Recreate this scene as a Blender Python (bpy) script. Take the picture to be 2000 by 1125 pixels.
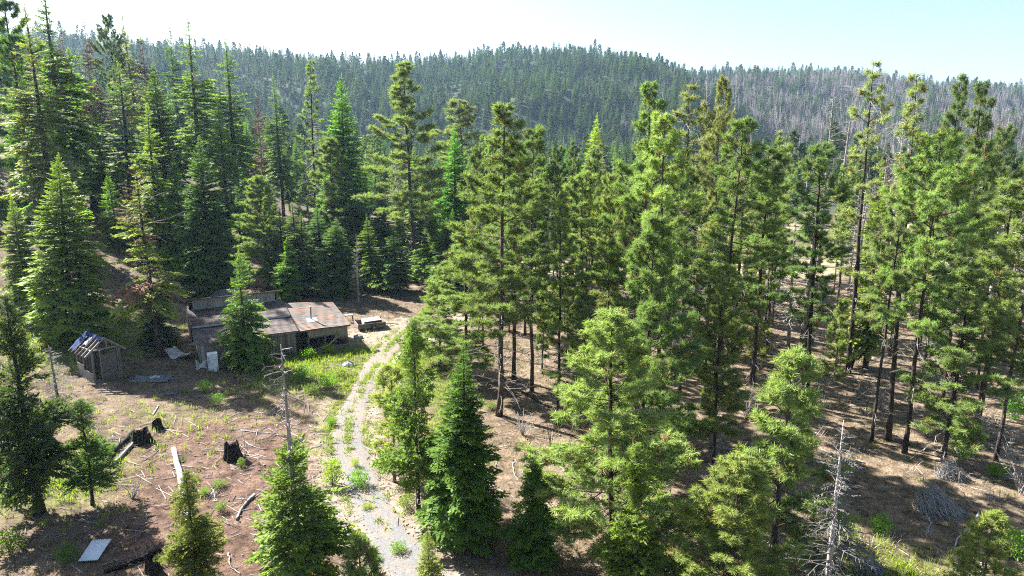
import bpy, math, random
import numpy as np
from mathutils import Matrix, Vector

# ------------------------------------------------------------------ camera, sky, sun, exposure
for o in list(bpy.data.objects):
    bpy.data.objects.remove(o)
scene = bpy.context.scene
COL = scene.collection
CAM_H, PITCH, FPX = 20.0, math.radians(12.0), 1333.3
cam_data = bpy.data.cameras.new('camera')
cam_data.sensor_width = 36.0
cam_data.lens = 24.0
cam_data.clip_start = 0.3
cam_data.clip_end = 9000.0
cam = bpy.data.objects.new('camera', cam_data)
COL.objects.link(cam)
cam.location = (0.0, 0.0, CAM_H)
cam.rotation_euler = (math.pi / 2 - PITCH, 0.0, 0.0)
scene.camera = cam

SUN_AZ = math.atan2(-0.80, 0.60)          # direction to the sun: x = sin, y = cos
SUN_EL = math.radians(38.0)
world = bpy.data.worlds.new('World')
scene.world = world
world.use_nodes = True
wn = world.node_tree.nodes
wl = world.node_tree.links
bgn = wn['Background']
sky = wn.new('ShaderNodeTexSky')
sky.sky_type = 'NISHITA'
sky.sun_disc = False
sky.sun_elevation = SUN_EL
sky.sun_rotation = SUN_AZ
sky.altitude = 1200.0
sky.air_density = 1.0
sky.dust_density = 4.0
sky.ozone_density = 1.0
wl.new(sky.outputs[0], bgn.inputs[0])
bgn.inputs[1].default_value = 0.05

sl = bpy.data.lights.new('sun', 'SUN')
sl.energy = 5.0
sl.angle = math.radians(0.53)
sl.color = (1.0, 0.975, 0.94)
sun = bpy.data.objects.new('sun', sl)
COL.objects.link(sun)
sdir = Vector((math.sin(SUN_AZ) * math.cos(SUN_EL), math.cos(SUN_AZ) * math.cos(SUN_EL), math.sin(SUN_EL)))
sun.rotation_euler = sdir.to_track_quat('Z', 'Y').to_euler()
sun.location = (-60, 60, 90)

scene.view_settings.view_transform = 'Standard'
scene.view_settings.look = 'None'
scene.view_settings.exposure = 2.35
scene.view_settings.gamma = 1.0
scene.view_settings.use_curve_mapping = False
scene.cycles.use_denoising = False
scene.cycles.max_bounces = 6
scene.cycles.diffuse_bounces = 2
scene.cycles.glossy_bounces = 2
scene.cycles.transmission_bounces = 4
scene.cycles.volume_bounces = 0
scene.cycles.sample_clamp_indirect = 6.0
scene.cycles.filter_width = 1.1

R = math.radians
SEED = 11
HAZE = 0.0001
GAIN = 2.2

# ------------------------------------------------------------------ terrain function
def ray(px, py):
    a, b = (px - 1000.0) / FPX, (562.5 - py) / FPX
    return np.array([a, math.cos(PITCH) + math.sin(PITCH) * b, -math.sin(PITCH) + math.cos(PITCH) * b])

def project(x, y, z):
    dz = z - CAM_H
    d = y * math.cos(PITCH) - dz * math.sin(PITCH)
    u = y * math.sin(PITCH) + dz * math.cos(PITCH)
    return 1000.0 + FPX * x / d, 562.5 - FPX * u / d, d

# ridge crest in world space: (x, y, z) knots read off the skyline at their own distances
_kn = [(-400, 90, 900), (-60, 60, 900), (120, 62, 900), (300, 84, 900), (500, 100, 900), (640, 112, 910), (760, 116, 930), (900, 110, 950), (1030, 98, 960),
       (1150, 104, 960), (1250, 116, 970), (1330, 136, 1020), (1400, 140, 1120), (1480, 142, 1180), (1550, 132, 1230), (1640, 142, 1270),
       (1750, 156, 1300), (1850, 168, 1320), (1930, 184, 1380), (2000, 182, 1550), (2200, 180, 1650), (2500, 175, 1700)]
_kx, _ky, _kz = [], [], []
for _px, _py, _Y in _kn:
    _py += 18 + 3 * (_px > 1290)
    r_ = ray(_px, _py)
    t_ = _Y / r_[1]
    _kx.append(r_[0] * t_); _ky.append(_Y); _kz.append(CAM_H + r_[2] * t_)
_kx, _ky, _kz = map(np.array, (_kx, _ky, _kz))

def sstep(a, b, v):
    t = np.clip((v - a) / (b - a), 0.0, 1.0)
    return t * t * (3 - 2 * t)

def wob(x, y, s, ph):
    return (np.sin(x / s + ph + 0.7 * np.sin(y / (s * 1.3) + ph * 2.1)) + np.sin(y / (s * 0.83) + 1.7 * ph + 0.8 * np.sin(x / (s * 1.1) + ph)) +
            0.5 * np.sin((x + y) / (s * 0.47) + 3.1 * ph)) / 2.5

def terrain(x, y):
    x = np.asarray(x, float); y = np.asarray(y, float)
    near = 1 - sstep(110, 200, y)
    z = 0.22 * wob(x, y, 7.0, 0.4) * near + 0.10 * wob(x, y, 2.3, 1.9) * near
    # hillside climbing on the left
    s0 = -x - 44.0 - 0.22 * np.maximum(y - 130.0, 0.0)
    q = 0.5 * (s0 + np.sqrt(s0 * s0 + 180.0)) - 1.2
    q = np.maximum(q, 0) * sstep(20, 75, y) * 0.37
    left = 118.0 * np.tanh(q / 118.0)
    # valley and far ridge
    Yc = np.interp(x, _kx, _ky); Zc = np.interp(x, _kx, _kz)
    v = -0.17 * np.maximum(y - 150.0, 0.0)
    v = np.maximum(v, -32.0)
    t = np.clip((y - 330.0) / (Yc - 330.0), 0, 1)
    rise = (Zc + 32.0) * (0.35 * t + 0.65 * t * t * (3 - 2 * t))
    far = v + rise - 0.25 * np.maximum(y - Yc, 0.0)
    amp = sstep(300, 650, y) * (1 - 0.93 * sstep(0.62, 1.0, t))
    far = far + amp * (17.0 * wob(x, y, 62.0, 0.9) + 9.0 * wob(x, y, 26.0, 2.2))
    far = np.maximum(far, -70.0)
    k = 14.0 * sstep(120, 300, y) + 0.5
    m = np.maximum(far, left)
    big = m + k * np.log(np.exp((far - m) / k) + np.exp((left - m) / k)) - k * math.log(2.0) * np.exp(-np.abs(far - left) / k)
    return z + big

def tz(x, y):
    return float(terrain(x, y))

def G(px, py):
    """where a line of sight meets the ground"""
    d = ray(px, py)
    ys = np.concatenate([np.arange(12, 200, 0.1), np.arange(200, 1500, 1.0)])
    ts = ys / d[1]
    xs = d[0] * ts; zs = CAM_H + d[2] * ts
    below = zs <= terrain(xs, ys)
    i = int(np.argmax(below)) if below.any() else len(ys) - 1
    return Vector((float(xs[i]), float(ys[i]), tz(xs[i], ys[i])))

# ------------------------------------------------------------------ helpers
def new_mesh(name, V, T, attr=None, smooth=False):
    V = np.asarray(V, np.float32).reshape(-1, 3)
    me = bpy.data.meshes.new(name)
    if len(T) and not isinstance(T, np.ndarray):
        me.from_pydata(V.tolist(), [], [tuple(f) for f in T])
    else:
        T = np.asarray(T, np.int32)
        k = T.shape[1]
        me.vertices.add(len(V)); me.vertices.foreach_set('co', V.ravel())
        me.loops.add(T.size); me.loops.foreach_set('vertex_index', T.ravel())
        me.polygons.add(len(T)); me.polygons.foreach_set('loop_start', np.arange(0, T.size, k, dtype=np.int32))
    if smooth:
        me.polygons.foreach_set('use_smooth', np.ones(len(me.polygons), bool))
    if attr is not None:
        for an, av in attr.items():
            a = me.attributes.new(an, 'FLOAT', 'POINT')
            a.data.foreach_set('value', np.asarray(av, np.float32))
    me.update()
    me.validate()
    return me

def obj(name, me, mat=None, parent=None, loc=None):
    if mat is not None and not me.materials:
        me.materials.append(mat)
    o = bpy.data.objects.new(name, me)
    COL.objects.link(o)
    if parent is not None:
        o.parent = parent
    if loc is not None:
        o.location = loc
    return o

def tag(o, label=None, cat=None, group=None, kind=None):
    if label: o['label'] = label
    if cat: o['category'] = cat
    if group: o['group'] = group
    if kind: o['kind'] = kind
    return o

def empty(name, loc, label=None, cat=None, group=None, rz=0.0):
    o = bpy.data.objects.new(name, None)
    o.empty_display_size = 0.3
    COL.objects.link(o)
    o.location = loc
    o.rotation_euler = (0, 0, rz)
    return tag(o, label, cat, group)

_cubes = {}
def cube_mesh(mat):
    if mat.name not in _cubes:
        c = np.array([[x, y, z] for x in (-.5, .5) for y in (-.5, .5) for z in (-.5, .5)])
        F = [(0, 1, 3, 2), (4, 6, 7, 5), (0, 4, 5, 1), (2, 3, 7, 6), (0, 2, 6, 4), (1, 5, 7, 3)]
        me = new_mesh('board', c, F)
        me.materials.append(mat)
        _cubes[mat.name] = me
    return _cubes[mat.name]

def beam(name, p, q, w, t, mat, parent, up=(0, 0, 1)):
    """a board from p to q (parent coordinates), w wide across, t thick along up"""
    p = Vector(p); q = Vector(q)
    d = q - p
    X = d.normalized()
    U = Vector(up)
    Y = U.cross(X)
    if Y.length < 1e-4:
        Y = Vector((0, 1, 0)).cross(X)
    Y.normalize()
    Z = X.cross(Y)
    M = Matrix((X * d.length, Y * w, Z * t)).transposed().to_4x4()
    M.translation = (p + q) / 2
    o = obj(name, cube_mesh(mat), None, parent)
    o.matrix_local = M
    return o

def tube(path, rad, sides=6, cap=True):
    P = np.asarray(path, float); n = len(P)
    rad = np.asarray(rad, float)
    tang = np.gradient(P, axis=0)
    tang /= np.linalg.norm(tang, axis=1)[:, None] + 1e-9
    ref = np.array([0, 0, 1.0]) if abs(tang[0][2]) < 0.8 else np.array([1.0, 0, 0])
    A = np.cross(tang, ref); A /= np.linalg.norm(A, axis=1)[:, None] + 1e-9
    B = np.cross(tang, A)
    an = np.arange(sides) / sides * 2 * math.pi
    V = P[:, None, :] + rad[:, None, None] * (np.cos(an)[None, :, None] * A[:, None, :] + np.sin(an)[None, :, None] * B[:, None, :])
    V = V.reshape(-1, 3)
    i = np.arange(n - 1)[:, None] * sides; j = np.arange(sides)[None, :]; j2 = (j + 1) % sides
    a, b, c, d = i + j, i + j2, i + sides + j2, i + sides + j
    T = np.concatenate([np.stack([a, b, c], -1).reshape(-1, 3), np.stack([a, c, d], -1).reshape(-1, 3)])
    if cap:
        e = (n - 1) * sides
        T = np.concatenate([T, np.array([[0, k + 1, k] for k in range(1, sides - 1)] + [[e, e + k, e + k + 1] for k in range(1, sides - 1)])])
    return V, T

class Acc:
    """collects triangles"""
    def __init__(s): s.V = []; s.T = []; s.A = []; s.n = 0
    def add(s, V, T, a=0.0):
        V = np.asarray(V, float)
        s.V.append(V); s.T.append(np.asarray(T, np.int64) + s.n); s.n += len(V)
        s.A.append(np.broadcast_to(np.asarray(a, float), (len(V),)))
    def tube(s, path, rad, sides=6, a=0.0, cap=True):
        V, T = tube(path, rad, sides, cap); s.add(V, T, a)
    def arrays(s):
        return np.concatenate(s.V), np.concatenate(s.T).astype(np.int32), np.concatenate(s.A)
    def mesh(s, name, smooth=False):
        V, T, A = s.arrays()
        return new_mesh(name, V, T, {'v': A}, smooth)

# ------------------------------------------------------------------ materials
MATS = {}
def mat_base(name):
    m = bpy.data.materials.new(name); m.use_nodes = True
    nt = m.node_tree
    MATS[name] = m
    return m, nt.nodes, nt.links, nt.nodes['Principled BSDF'], nt.nodes['Material Output']

def ramp(nodes, stops):
    r = nodes.new('ShaderNodeValToRGB')
    el = r.color_ramp.elements
    while len(el) < len(stops): el.new(0.5)
    for e, (p, c) in zip(el, stops):
        e.position = p; e.color = (*c, 1.0)
    return r

def noise(nodes, links, scale, detail=4.0, rough=0.6, coord=None, dim='3D'):
    n = nodes.new('ShaderNodeTexNoise')
    n.inputs['Scale'].default_value = scale
    n.inputs['Detail'].default_value = detail
    n.inputs['Roughness'].default_value = rough
    if coord is not None: links.new(coord, n.inputs['Vector'])
    return n

def mixc(nodes, links, fac, a, b, mode='MIX'):
    m = nodes.new('ShaderNodeMix'); m.data_type = 'RGBA'; m.blend_type = mode
    for sock, val in ((m.inputs[0], fac), (m.inputs[6], a), (m.inputs[7], b)):
        if isinstance(val, (int, float)): sock.default_value = val
        elif isinstance(val, tuple): sock.default_value = (*val, 1.0)
        else: links.new(val, sock)
    return m.outputs[2]

def solid(name, stops, scale=(3, 3, 3), rough=0.9, nscale=1.0, obj_rand=0.0, bump=0.0, spec=0.2, coord='Object', metallic=0.0):
    """noise-mottled solid; the noise is stretched by scale"""
    m, N, L, P, O = mat_base(name)
    tc = N.new('ShaderNodeTexCoord') if coord == 'Object' else None
    geo = N.new('ShaderNodeNewGeometry')
    mp = N.new('ShaderNodeMapping'); mp.inputs['Scale'].default_value = scale
    L.new(tc.outputs['Object'] if tc else geo.outputs['Position'], mp.inputs['Vector'])
    n = noise(N, L, nscale, 6.0, 0.65, mp.outputs[0])
    fac = n.outputs['Fac']
    oi = N.new('ShaderNodeObjectInfo')
    if obj_rand:
        ma = N.new('ShaderNodeMath'); ma.operation = 'MULTIPLY_ADD'
        L.new(oi.outputs['Random'], ma.inputs[0]); ma.inputs[1].default_value = obj_rand; L.new(fac, ma.inputs[2])
        mb = N.new('ShaderNodeMath'); mb.operation = 'SUBTRACT'; L.new(ma.outputs[0], mb.inputs[0]); mb.inputs[1].default_value = obj_rand / 2
        fac = mb.outputs[0]
    r = ramp(N, stops); L.new(fac, r.inputs[0])
    L.new(r.outputs[0], P.inputs['Base Color'])
    P.inputs['Roughness'].default_value = rough
    P.inputs['Specular IOR Level'].default_value = spec
    P.inputs['Metallic'].default_value = metallic
    if bump:
        b = N.new('ShaderNodeBump'); b.inputs['Strength'].default_value = bump; b.inputs['Distance'].default_value = 0.03
        L.new(n.outputs['Fac'], b.inputs['Height']); L.new(b.outputs[0], P.inputs['Normal'])
    return m

def foliage(name, fresh=(1.9, 1.75, 0.7), hue=0.03, trans=0.35, fixed=None):
    """needle foliage: object colour, lighter new growth at the shoot ends (attribute v), brown dead shoots (attribute d)"""
    m, N, L, P, O = mat_base(name)
    oi = N.new('ShaderNodeObjectInfo')
    at = N.new('ShaderNodeAttribute'); at.attribute_name = 'v'
    if fixed is None:
        col = oi.outputs['Color']
    else:
        r = ramp(N, fixed); L.new(oi.outputs['Random'], r.inputs[0]); col = r.outputs[0]
    nf = mixc(N, L, 1.0, col, fresh, 'MULTIPLY')
    c = mixc(N, L, at.outputs['Fac'], col, nf)
    hs = N.new('ShaderNodeHueSaturation')
    mm = N.new('ShaderNodeMapRange'); mm.inputs['To Min'].default_value = 0.5 - hue; mm.inputs['To Max'].default_value = 0.5 + hue * 0.5
    L.new(oi.outputs['Random'], mm.inputs[0]); L.new(mm.outputs[0], hs.inputs['Hue'])
    L.new(c, hs.inputs['Color'])
    L.new(hs.outputs[0], P.inputs['Base Color'])
    P.inputs['Roughness'].default_value = 0.5
    P.inputs['Specular IOR Level'].default_value = 0.04
    tr = N.new('ShaderNodeBsdfTranslucent')
    tcol = mixc(N, L, 1.0, hs.outputs[0], (1.12, 1.3, 0.6), 'MULTIPLY')
    L.new(tcol, tr.inputs['Color'])
    mx = N.new('ShaderNodeMixShader'); mx.inputs[0].default_value = trans
    L.new(P.outputs[0], mx.inputs[1]); L.new(tr.outputs[0], mx.inputs[2])
    L.new(mx.outputs[0], O.inputs['Surface'])
    return m
# ------------------------------------------------------------------ the ground
def axis(lo, a, b, hi, fine, grow):
    v = list(np.arange(a, b + 1e-6, fine))
    s = fine; x = b
    while x < hi:
        s = min(s * grow, 26.0); x += s; v.append(x)
    s = fine; x = a; w = []
    while x > lo:
        s = min(s * grow, 26.0); x -= s; w.append(x)
    return np.array(w[::-1] + v)

gx = axis(-2100, -85, 95, 2100, 0.75, 1.09)
gy = axis(-150, 10, 165, 2300, 0.75, 1.05)
GX, GY = np.meshgrid(gx, gy)
GZ = terrain(GX, GY)
nx, ny = len(gx), len(gy)
ii = (np.arange(ny - 1)[:, None] * nx + np.arange(nx - 1)[None, :]).ravel()
quads = np.stack([ii, ii + 1, ii + nx + 1, ii + nx], -1).astype(np.int32)

# ------------------------------------------------------------------ the gravel track
ROAD_PX = [(840, 1190), (805, 1125), (760, 1050), (722, 980), (694, 920), (678, 865), (684, 810), (705, 765), (722, 735), (742, 702), (768, 668), (800, 640), (850, 628), (905, 622)]
road_c = np.array([G(*p)[:2] for p in ROAD_PX])
def resample(P, step):
    d = np.concatenate([[0], np.cumsum(np.linalg.norm(np.diff(P, axis=0), axis=1))])
    # smooth through the knots
    s = np.arange(0, d[-1], step)
    out = np.stack([np.interp(s, d, P[:, k]) for k in range(2)], -1)
    for _ in range(12):
        out[1:-1] = 0.25 * out[:-2] + 0.5 * out[1:-1] + 0.25 * out[2:]
    return out
road_p = resample(road_c, 0.5)
def road_dist(x, y):
    x = np.asarray(x, float); y = np.asarray(y, float)
    out = np.full(x.shape, 99.0)
    m = (x > -30) & (x < 10) & (y > 10) & (y < 90)
    if m.any():
        out[m] = np.min(np.hypot(x[m][:, None] - road_p[None, ::2, 0], y[m][:, None] - road_p[None, ::2, 1]), axis=1)
    return out

def blob(x, y, cx, cy, rx, ry, ang=0.0):
    c, s = math.cos(ang), math.sin(ang)
    dx, dy = x - cx, y - cy
    return np.exp(-(((dx * c + dy * s) / rx) ** 2 + ((-dx * s + dy * c) / ry) ** 2))

def zone_red(x, y):        # bare reddish soil below the cabin
    return np.clip(blob(x, y, -15, 36, 6, 9, 0.3) * 1.5 + blob(x, y, -20, 42, 9, 4) + 0.7 * blob(x, y, -9, 44, 4, 3), 0, 1)
def zone_green(x, y):      # grass and weeds
    return np.clip(1.4 * blob(x, y, -16.5, 60, 6.5, 5.0, 0.5) + 0.75 * blob(x, y, -27, 38, 4, 5, 0.3) + 0.9 * blob(x, y, -42, 64, 7, 9) + 0.6 * blob(x, y, -9, 60, 4, 7)
                   + 1.1 * blob(x, y, 17, 29, 3.5, 2.5) + 0.8 * blob(x, y, -4.5, 46, 1.6, 11, 0.1) + 0.7 * blob(x, y, -12.5, 47, 1.8, 7, 0.2) + 0.3 * blob(x, y, -24, 47, 5, 3) + 0.8 * sstep(112, 122, y) * (1 - sstep(150, 170, y)), 0, 1)
def zone_meadow(x, y):     # open dry meadow behind the stand
    return np.clip(sstep(96, 108, y + 0.12 * x * 0) * (1 - sstep(150, 185, y)) * sstep(-45, -12, x), 0, 1)
def zone_litter(x, y):     # needle litter under the pines
    return np.clip(sstep(-4, 4, x - 0.02 * y) * (1 - sstep(92, 104, y)), 0, 1)
def zone_dust(x, y):       # pale trodden ground round the box and the track
    return np.clip(blob(x, y, -11, 71, 6, 5) + blob(x, y, -14, 66, 4, 4) + 0.9 * np.exp(-(road_dist(x, y) / 2.6) ** 2) + blob(x, y, 16, 27, 4, 3) + 0.8 * blob(x, y, -38, 82, 8, 6), 0, 1)

def burnt(x, y):           # where fire went through the far forest
    b = 0.9 * np.clip(blob(x, y, 470, 800, 260, 330, -0.3) + blob(x, y, 330, 600, 150, 200) + blob(x, y, 640, 960, 240, 230), 0, 1) + 0.35 * blob(x, y, 90, 470, 60, 120) + 0.85 * blob(x, y, 240, 330, 130, 140) + 0.55 * blob(x, y, -400, 620, 150, 260) + 0.45 * blob(x, y, 190, 900, 90, 90)
    return b * (1 - 0.8 * sstep(-70, -25, y - np.interp(x, _kx, _ky)))
fx, fy = GX.ravel(), GY.ravel()
ground_me = new_mesh('ground', np.stack([fx, fy, GZ.ravel()], -1), quads,
                     {'red': zone_red(fx, fy), 'green': zone_green(fx, fy), 'litter': zone_litter(fx, fy), 'dust': zone_dust(fx, fy), 'meadow': zone_meadow(fx, fy),
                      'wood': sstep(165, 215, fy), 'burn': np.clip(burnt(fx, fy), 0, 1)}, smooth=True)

def ground_material():
    m, N, L, P, O = mat_base('ground')
    geo = N.new('ShaderNodeNewGeometry'); pos = geo.outputs['Position']
    def at(n):
        a = N.new('ShaderNodeAttribute'); a.attribute_name = n; return a.outputs['Fac']
    n1 = noise(N, L, 0.16, 8, 0.62, pos); n2 = noise(N, L, 1.3, 8, 0.7, pos); n3 = noise(N, L, 7.0, 6, 0.75, pos)
    def masked(zone, n, lo=0.35, hi=0.65):
        ad = N.new('ShaderNodeMath'); ad.operation = 'MULTIPLY_ADD'
        L.new(zone, ad.inputs[0]); ad.inputs[1].default_value = 1.15; sb = N.new('ShaderNodeMath'); sb.operation = 'SUBTRACT'
        L.new(n, sb.inputs[0]); sb.inputs[1].default_value = 0.62; L.new(sb.outputs[0], ad.inputs[2])
        mr = N.new('ShaderNodeMapRange'); L.new(ad.outputs[0], mr.inputs[0]); mr.inputs[1].default_value = 0.1; mr.inputs[2].default_value = 0.55
        return mr.outputs[0]
    base = ramp(N, [(0.3, (0.072, 0.051, 0.035)), (0.5, (0.144, 0.105, 0.072)), (0.72, (0.220, 0.169, 0.114))]); L.new(n2.outputs['Fac'], base.inputs[0])
    lit = ramp(N, [(0.28, (0.07, 0.05, 0.035)), (0.5, (0.185, 0.138, 0.092)), (0.75, (0.30, 0.24, 0.17))]); L.new(n2.outputs['Fac'], lit.inputs[0])
    red = ramp(N, [(0.3, (0.064, 0.039, 0.028)), (0.52, (0.14, 0.087, 0.062)), (0.75, (0.22, 0.158, 0.115))]); L.new(n2.outputs['Fac'], red.inputs[0])
    grn = ramp(N, [(0.3, (0.043, 0.051, 0.017)), (0.5, (0.111, 0.118, 0.038)), (0.7, (0.220, 0.195, 0.085))]); L.new(n2.outputs['Fac'], grn.inputs[0])
    dst = ramp(N, [(0.3, (0.203, 0.156, 0.114)), (0.5, (0.280, 0.224, 0.169)), (0.75, (0.364, 0.312, 0.246))]); L.new(n2.outputs['Fac'], dst.inputs[0])
    mdw = ramp(N, [(0.3, (0.169, 0.169, 0.075)), (0.5, (0.304, 0.263, 0.152)), (0.7, (0.381, 0.321, 0.220))]); L.new(n1.outputs['Fac'], mdw.inputs[0])
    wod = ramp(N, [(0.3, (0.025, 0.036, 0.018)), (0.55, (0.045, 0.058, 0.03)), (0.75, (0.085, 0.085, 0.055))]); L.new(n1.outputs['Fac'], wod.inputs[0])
    c = base.outputs[0]
    c = mixc(N, L, masked(at('litter'), n1.outputs['Fac']), c, lit.outputs[0])
    c = mixc(N, L, masked(at('red'), n1.outputs['Fac']), c, red.outputs[0])
    c = mixc(N, L, masked(at('dust'), n2.outputs['Fac']), c, dst.outputs[0])
    c = mixc(N, L, masked(at('meadow'), n1.outputs['Fac']), c, mdw.outputs[0])
    c = mixc(N, L, masked(at('green'), n2.outputs['Fac']), c, grn.outputs[0])
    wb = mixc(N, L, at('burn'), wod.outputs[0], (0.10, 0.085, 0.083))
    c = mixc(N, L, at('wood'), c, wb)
    sp = ramp(N, [(0.34, (0.32, 0.30, 0.28)), (0.5, (1, 1, 1)), (0.68, (1.7, 1.65, 1.55))]); L.new(n3.outputs['Fac'], sp.inputs[0])
    c = mixc(N, L, 0.75, c, sp.outputs[0], 'MULTIPLY')
    n4 = noise(N, L, 0.55, 9, 0.72, pos)
    sp2 = ramp(N, [(0.36, (0.5, 0.5, 0.48)), (0.5, (1, 1, 1)), (0.66, (1.35, 1.33, 1.3))]); L.new(n4.outputs['Fac'], sp2.inputs[0])
    c = mixc(N, L, 0.85, c, sp2.outputs[0], 'MULTIPLY')
    L.new(c, P.inputs['Base Color'])
    P.inputs['Roughness'].default_value = 0.95; P.inputs['Specular IOR Level'].default_value = 0.1
    b = N.new('ShaderNodeBump'); b.inputs['Strength'].default_value = 1.0; b.inputs['Distance'].default_value = 0.12
    ad = N.new('ShaderNodeMath'); ad.operation = 'ADD'; L.new(n2.outputs['Fac'], ad.inputs[0]); L.new(n3.outputs['Fac'], ad.inputs[1])
    L.new(ad.outputs[0], b.inputs['Height']); L.new(b.outputs[0], P.inputs['Normal'])
    return m

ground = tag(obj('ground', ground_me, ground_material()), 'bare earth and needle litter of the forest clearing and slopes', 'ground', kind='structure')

tg = np.gradient(road_p, axis=0); tg /= np.linalg.norm(tg, axis=1)[:, None]
nr = np.stack([-tg[:, 1], tg[:, 0]], -1)
offs = np.linspace(-1, 1, 13)
hw = 1.25 + 0.2 * np.sin(np.arange(len(road_p)) * 0.21) + np.convolve(np.random.default_rng(3).normal(0, 0.28, len(road_p)), [.25, .5, .25], 'same')
rp = road_p[:, None, :] + nr[:, None, :] * (offs[None, :] * hw[:, None])[..., None]
rz = terrain(rp[..., 0], rp[..., 1]) + 0.045 - 0.10 * np.abs(offs)[None, :] ** 6
rV = np.concatenate([rp, rz[..., None]], -1).reshape(-1, 3)
k = (np.arange(len(road_p) - 1)[:, None] * 13 + np.arange(12)[None, :]).ravel()
rQ = np.stack([k, k + 1, k + 14, k + 13], -1).astype(np.int32)
eg = np.broadcast_to(np.abs(offs)[None, :], (len(road_p), 13)).ravel()
al = np.broadcast_to(np.linspace(0, 1, len(road_p))[:, None], (len(road_p), 13)).ravel()
sd = np.broadcast_to(offs[None, :], (len(road_p), 13)).ravel()
road_me = new_mesh('track', rV, rQ[:, ::-1], {'edge': eg, 'along': al, 'side': sd}, smooth=True)
def road_material():
    m, N, L, P, O = mat_base('gravel')
    geo = N.new('ShaderNodeNewGeometry'); pos = geo.outputs['Position']
    def at(n):
        a = N.new('ShaderNodeAttribute'); a.attribute_name = n; return a.outputs['Fac']
    n2 = noise(N, L, 1.1, 8, 0.7, pos); n3 = noise(N, L, 9.0, 6, 0.8, pos)
    grey = ramp(N, [(0.3, (0.10, 0.098, 0.098)), (0.55, (0.175, 0.172, 0.17)), (0.75, (0.27, 0.265, 0.255))]); L.new(n3.outputs['Fac'], grey.inputs[0])
    dst = ramp(N, [(0.3, (0.130, 0.101, 0.072)), (0.5, (0.215, 0.172, 0.130)), (0.75, (0.286, 0.247, 0.195))]); L.new(n3.outputs['Fac'], dst.inputs[0])
    # gravel wears off towards the verges and towards the clearing
    e = N.new('ShaderNodeMath'); e.operation = 'MULTIPLY_ADD'; L.new(n2.outputs['Fac'], e.inputs[0]); e.inputs[1].default_value = 1.9; 
    ab = N.new('ShaderNodeMath'); ab.operation = 'SUBTRACT'; L.new(at('edge'), ab.inputs[0]); ab.inputs[1].default_value = 0.42
    ab2 = N.new('ShaderNodeMath'); ab2.operation = 'ABSOLUTE'; L.new(ab.outputs[0], ab2.inputs[0])
    ab3 = N.new('ShaderNodeMath'); ab3.operation = 'MULTIPLY'; L.new(ab2.outputs[0], ab3.inputs[0]); ab3.inputs[1].default_value = 0.8
    L.new(ab3.outputs[0], e.inputs[2])
    e2 = N.new('ShaderNodeMath'); e2.operation = 'MULTIPLY_ADD'; L.new(at('along'), e2.inputs[0]); e2.inputs[1].default_value = 0.6; L.new(e.outputs[0], e2.inputs[2])
    mr = N.new('ShaderNodeMapRange'); L.new(e2.outputs[0], mr.inputs[0]); mr.inputs[1].default_value = 1.0; mr.inputs[2].default_value = 1.6
    c = mixc(N, L, mr.outputs[0], grey.outputs[0], dst.outputs[0])
    L.new(c, P.inputs['Base Color']); P.inputs['Roughness'].default_value = 0.95; P.inputs['Specular IOR Level'].default_value = 0.1
    b = N.new('ShaderNodeBump'); b.inputs['Strength'].default_value = 0.8; b.inputs['Distance'].default_value = 0.05
    L.new(n3.outputs['Fac'], b.inputs['Height']); L.new(b.outputs[0], P.inputs['Normal'])
    return m
tag(obj('track', road_me, road_material()), 'pale grey gravel track curving up to the cabin clearing', 'road', kind='structure')
# ------------------------------------------------------------------ tree builders
M_BARK = solid('bark', [(0.3, (0.022, 0.017, 0.014)), (0.55, (0.062, 0.046, 0.036)), (0.75, (0.125, 0.092, 0.07))], (6, 6, 1.2), 0.95, 1.0, 0.25, 0.6)
M_BARKP = solid('bark_pale', [(0.3, (0.05, 0.04, 0.033)), (0.55, (0.14, 0.115, 0.09)), (0.75, (0.25, 0.21, 0.17))], (6, 6, 1.2), 0.95, 1.0, 0.25, 0.6)
M_DEAD = solid('dead_wood', [(0.25, (0.12, 0.105, 0.095)), (0.5, (0.26, 0.235, 0.215)), (0.8, (0.42, 0.39, 0.36))], (5, 5, 1.0), 0.9, 1.0, 0.3, 0.4)
M_CHAR = solid('charred_wood', [(0.3, (0.006, 0.005, 0.005)), (0.6, (0.022, 0.018, 0.016)), (0.85, (0.07, 0.05, 0.04))], (5, 5, 2.0), 0.9, 1.0, 0.1, 0.8)
M_FIR = foliage('fir_needles', (2.05, 1.7, 0.75), 0.012, 0.40)
M_PINE = foliage('pine_needles', (1.75, 1.55, 0.85), 0.015, 0.42)
M_CEDAR = foliage('cedar_sprays', (1.65, 1.4, 0.75), 0.012, 0.40)
M_BROWN = solid('dead_needles', [(0.3, (0.09, 0.045, 0.022)), (0.6, (0.22, 0.11, 0.055)), (0.85, (0.34, 0.20, 0.11))], (2, 2, 2), 0.9, 1.0, 0.2)

def leafset(P, D, S, l, w):
    """diamonds: base P, direction D, side S, length l, half width w -> verts, tris"""
    n = len(P)
    l = l[:, None]; w = w[:, None]
    V = np.stack([P, P + D * l * 0.45 + S * w, P + D * l, P + D * l * 0.45 - S * w], 1).reshape(-1, 3)
    b = np.arange(n)[:, None] * 4
    T = np.concatenate([b + [[0, 1, 2]], b + [[0, 2, 3]]])
    return V, T

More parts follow.
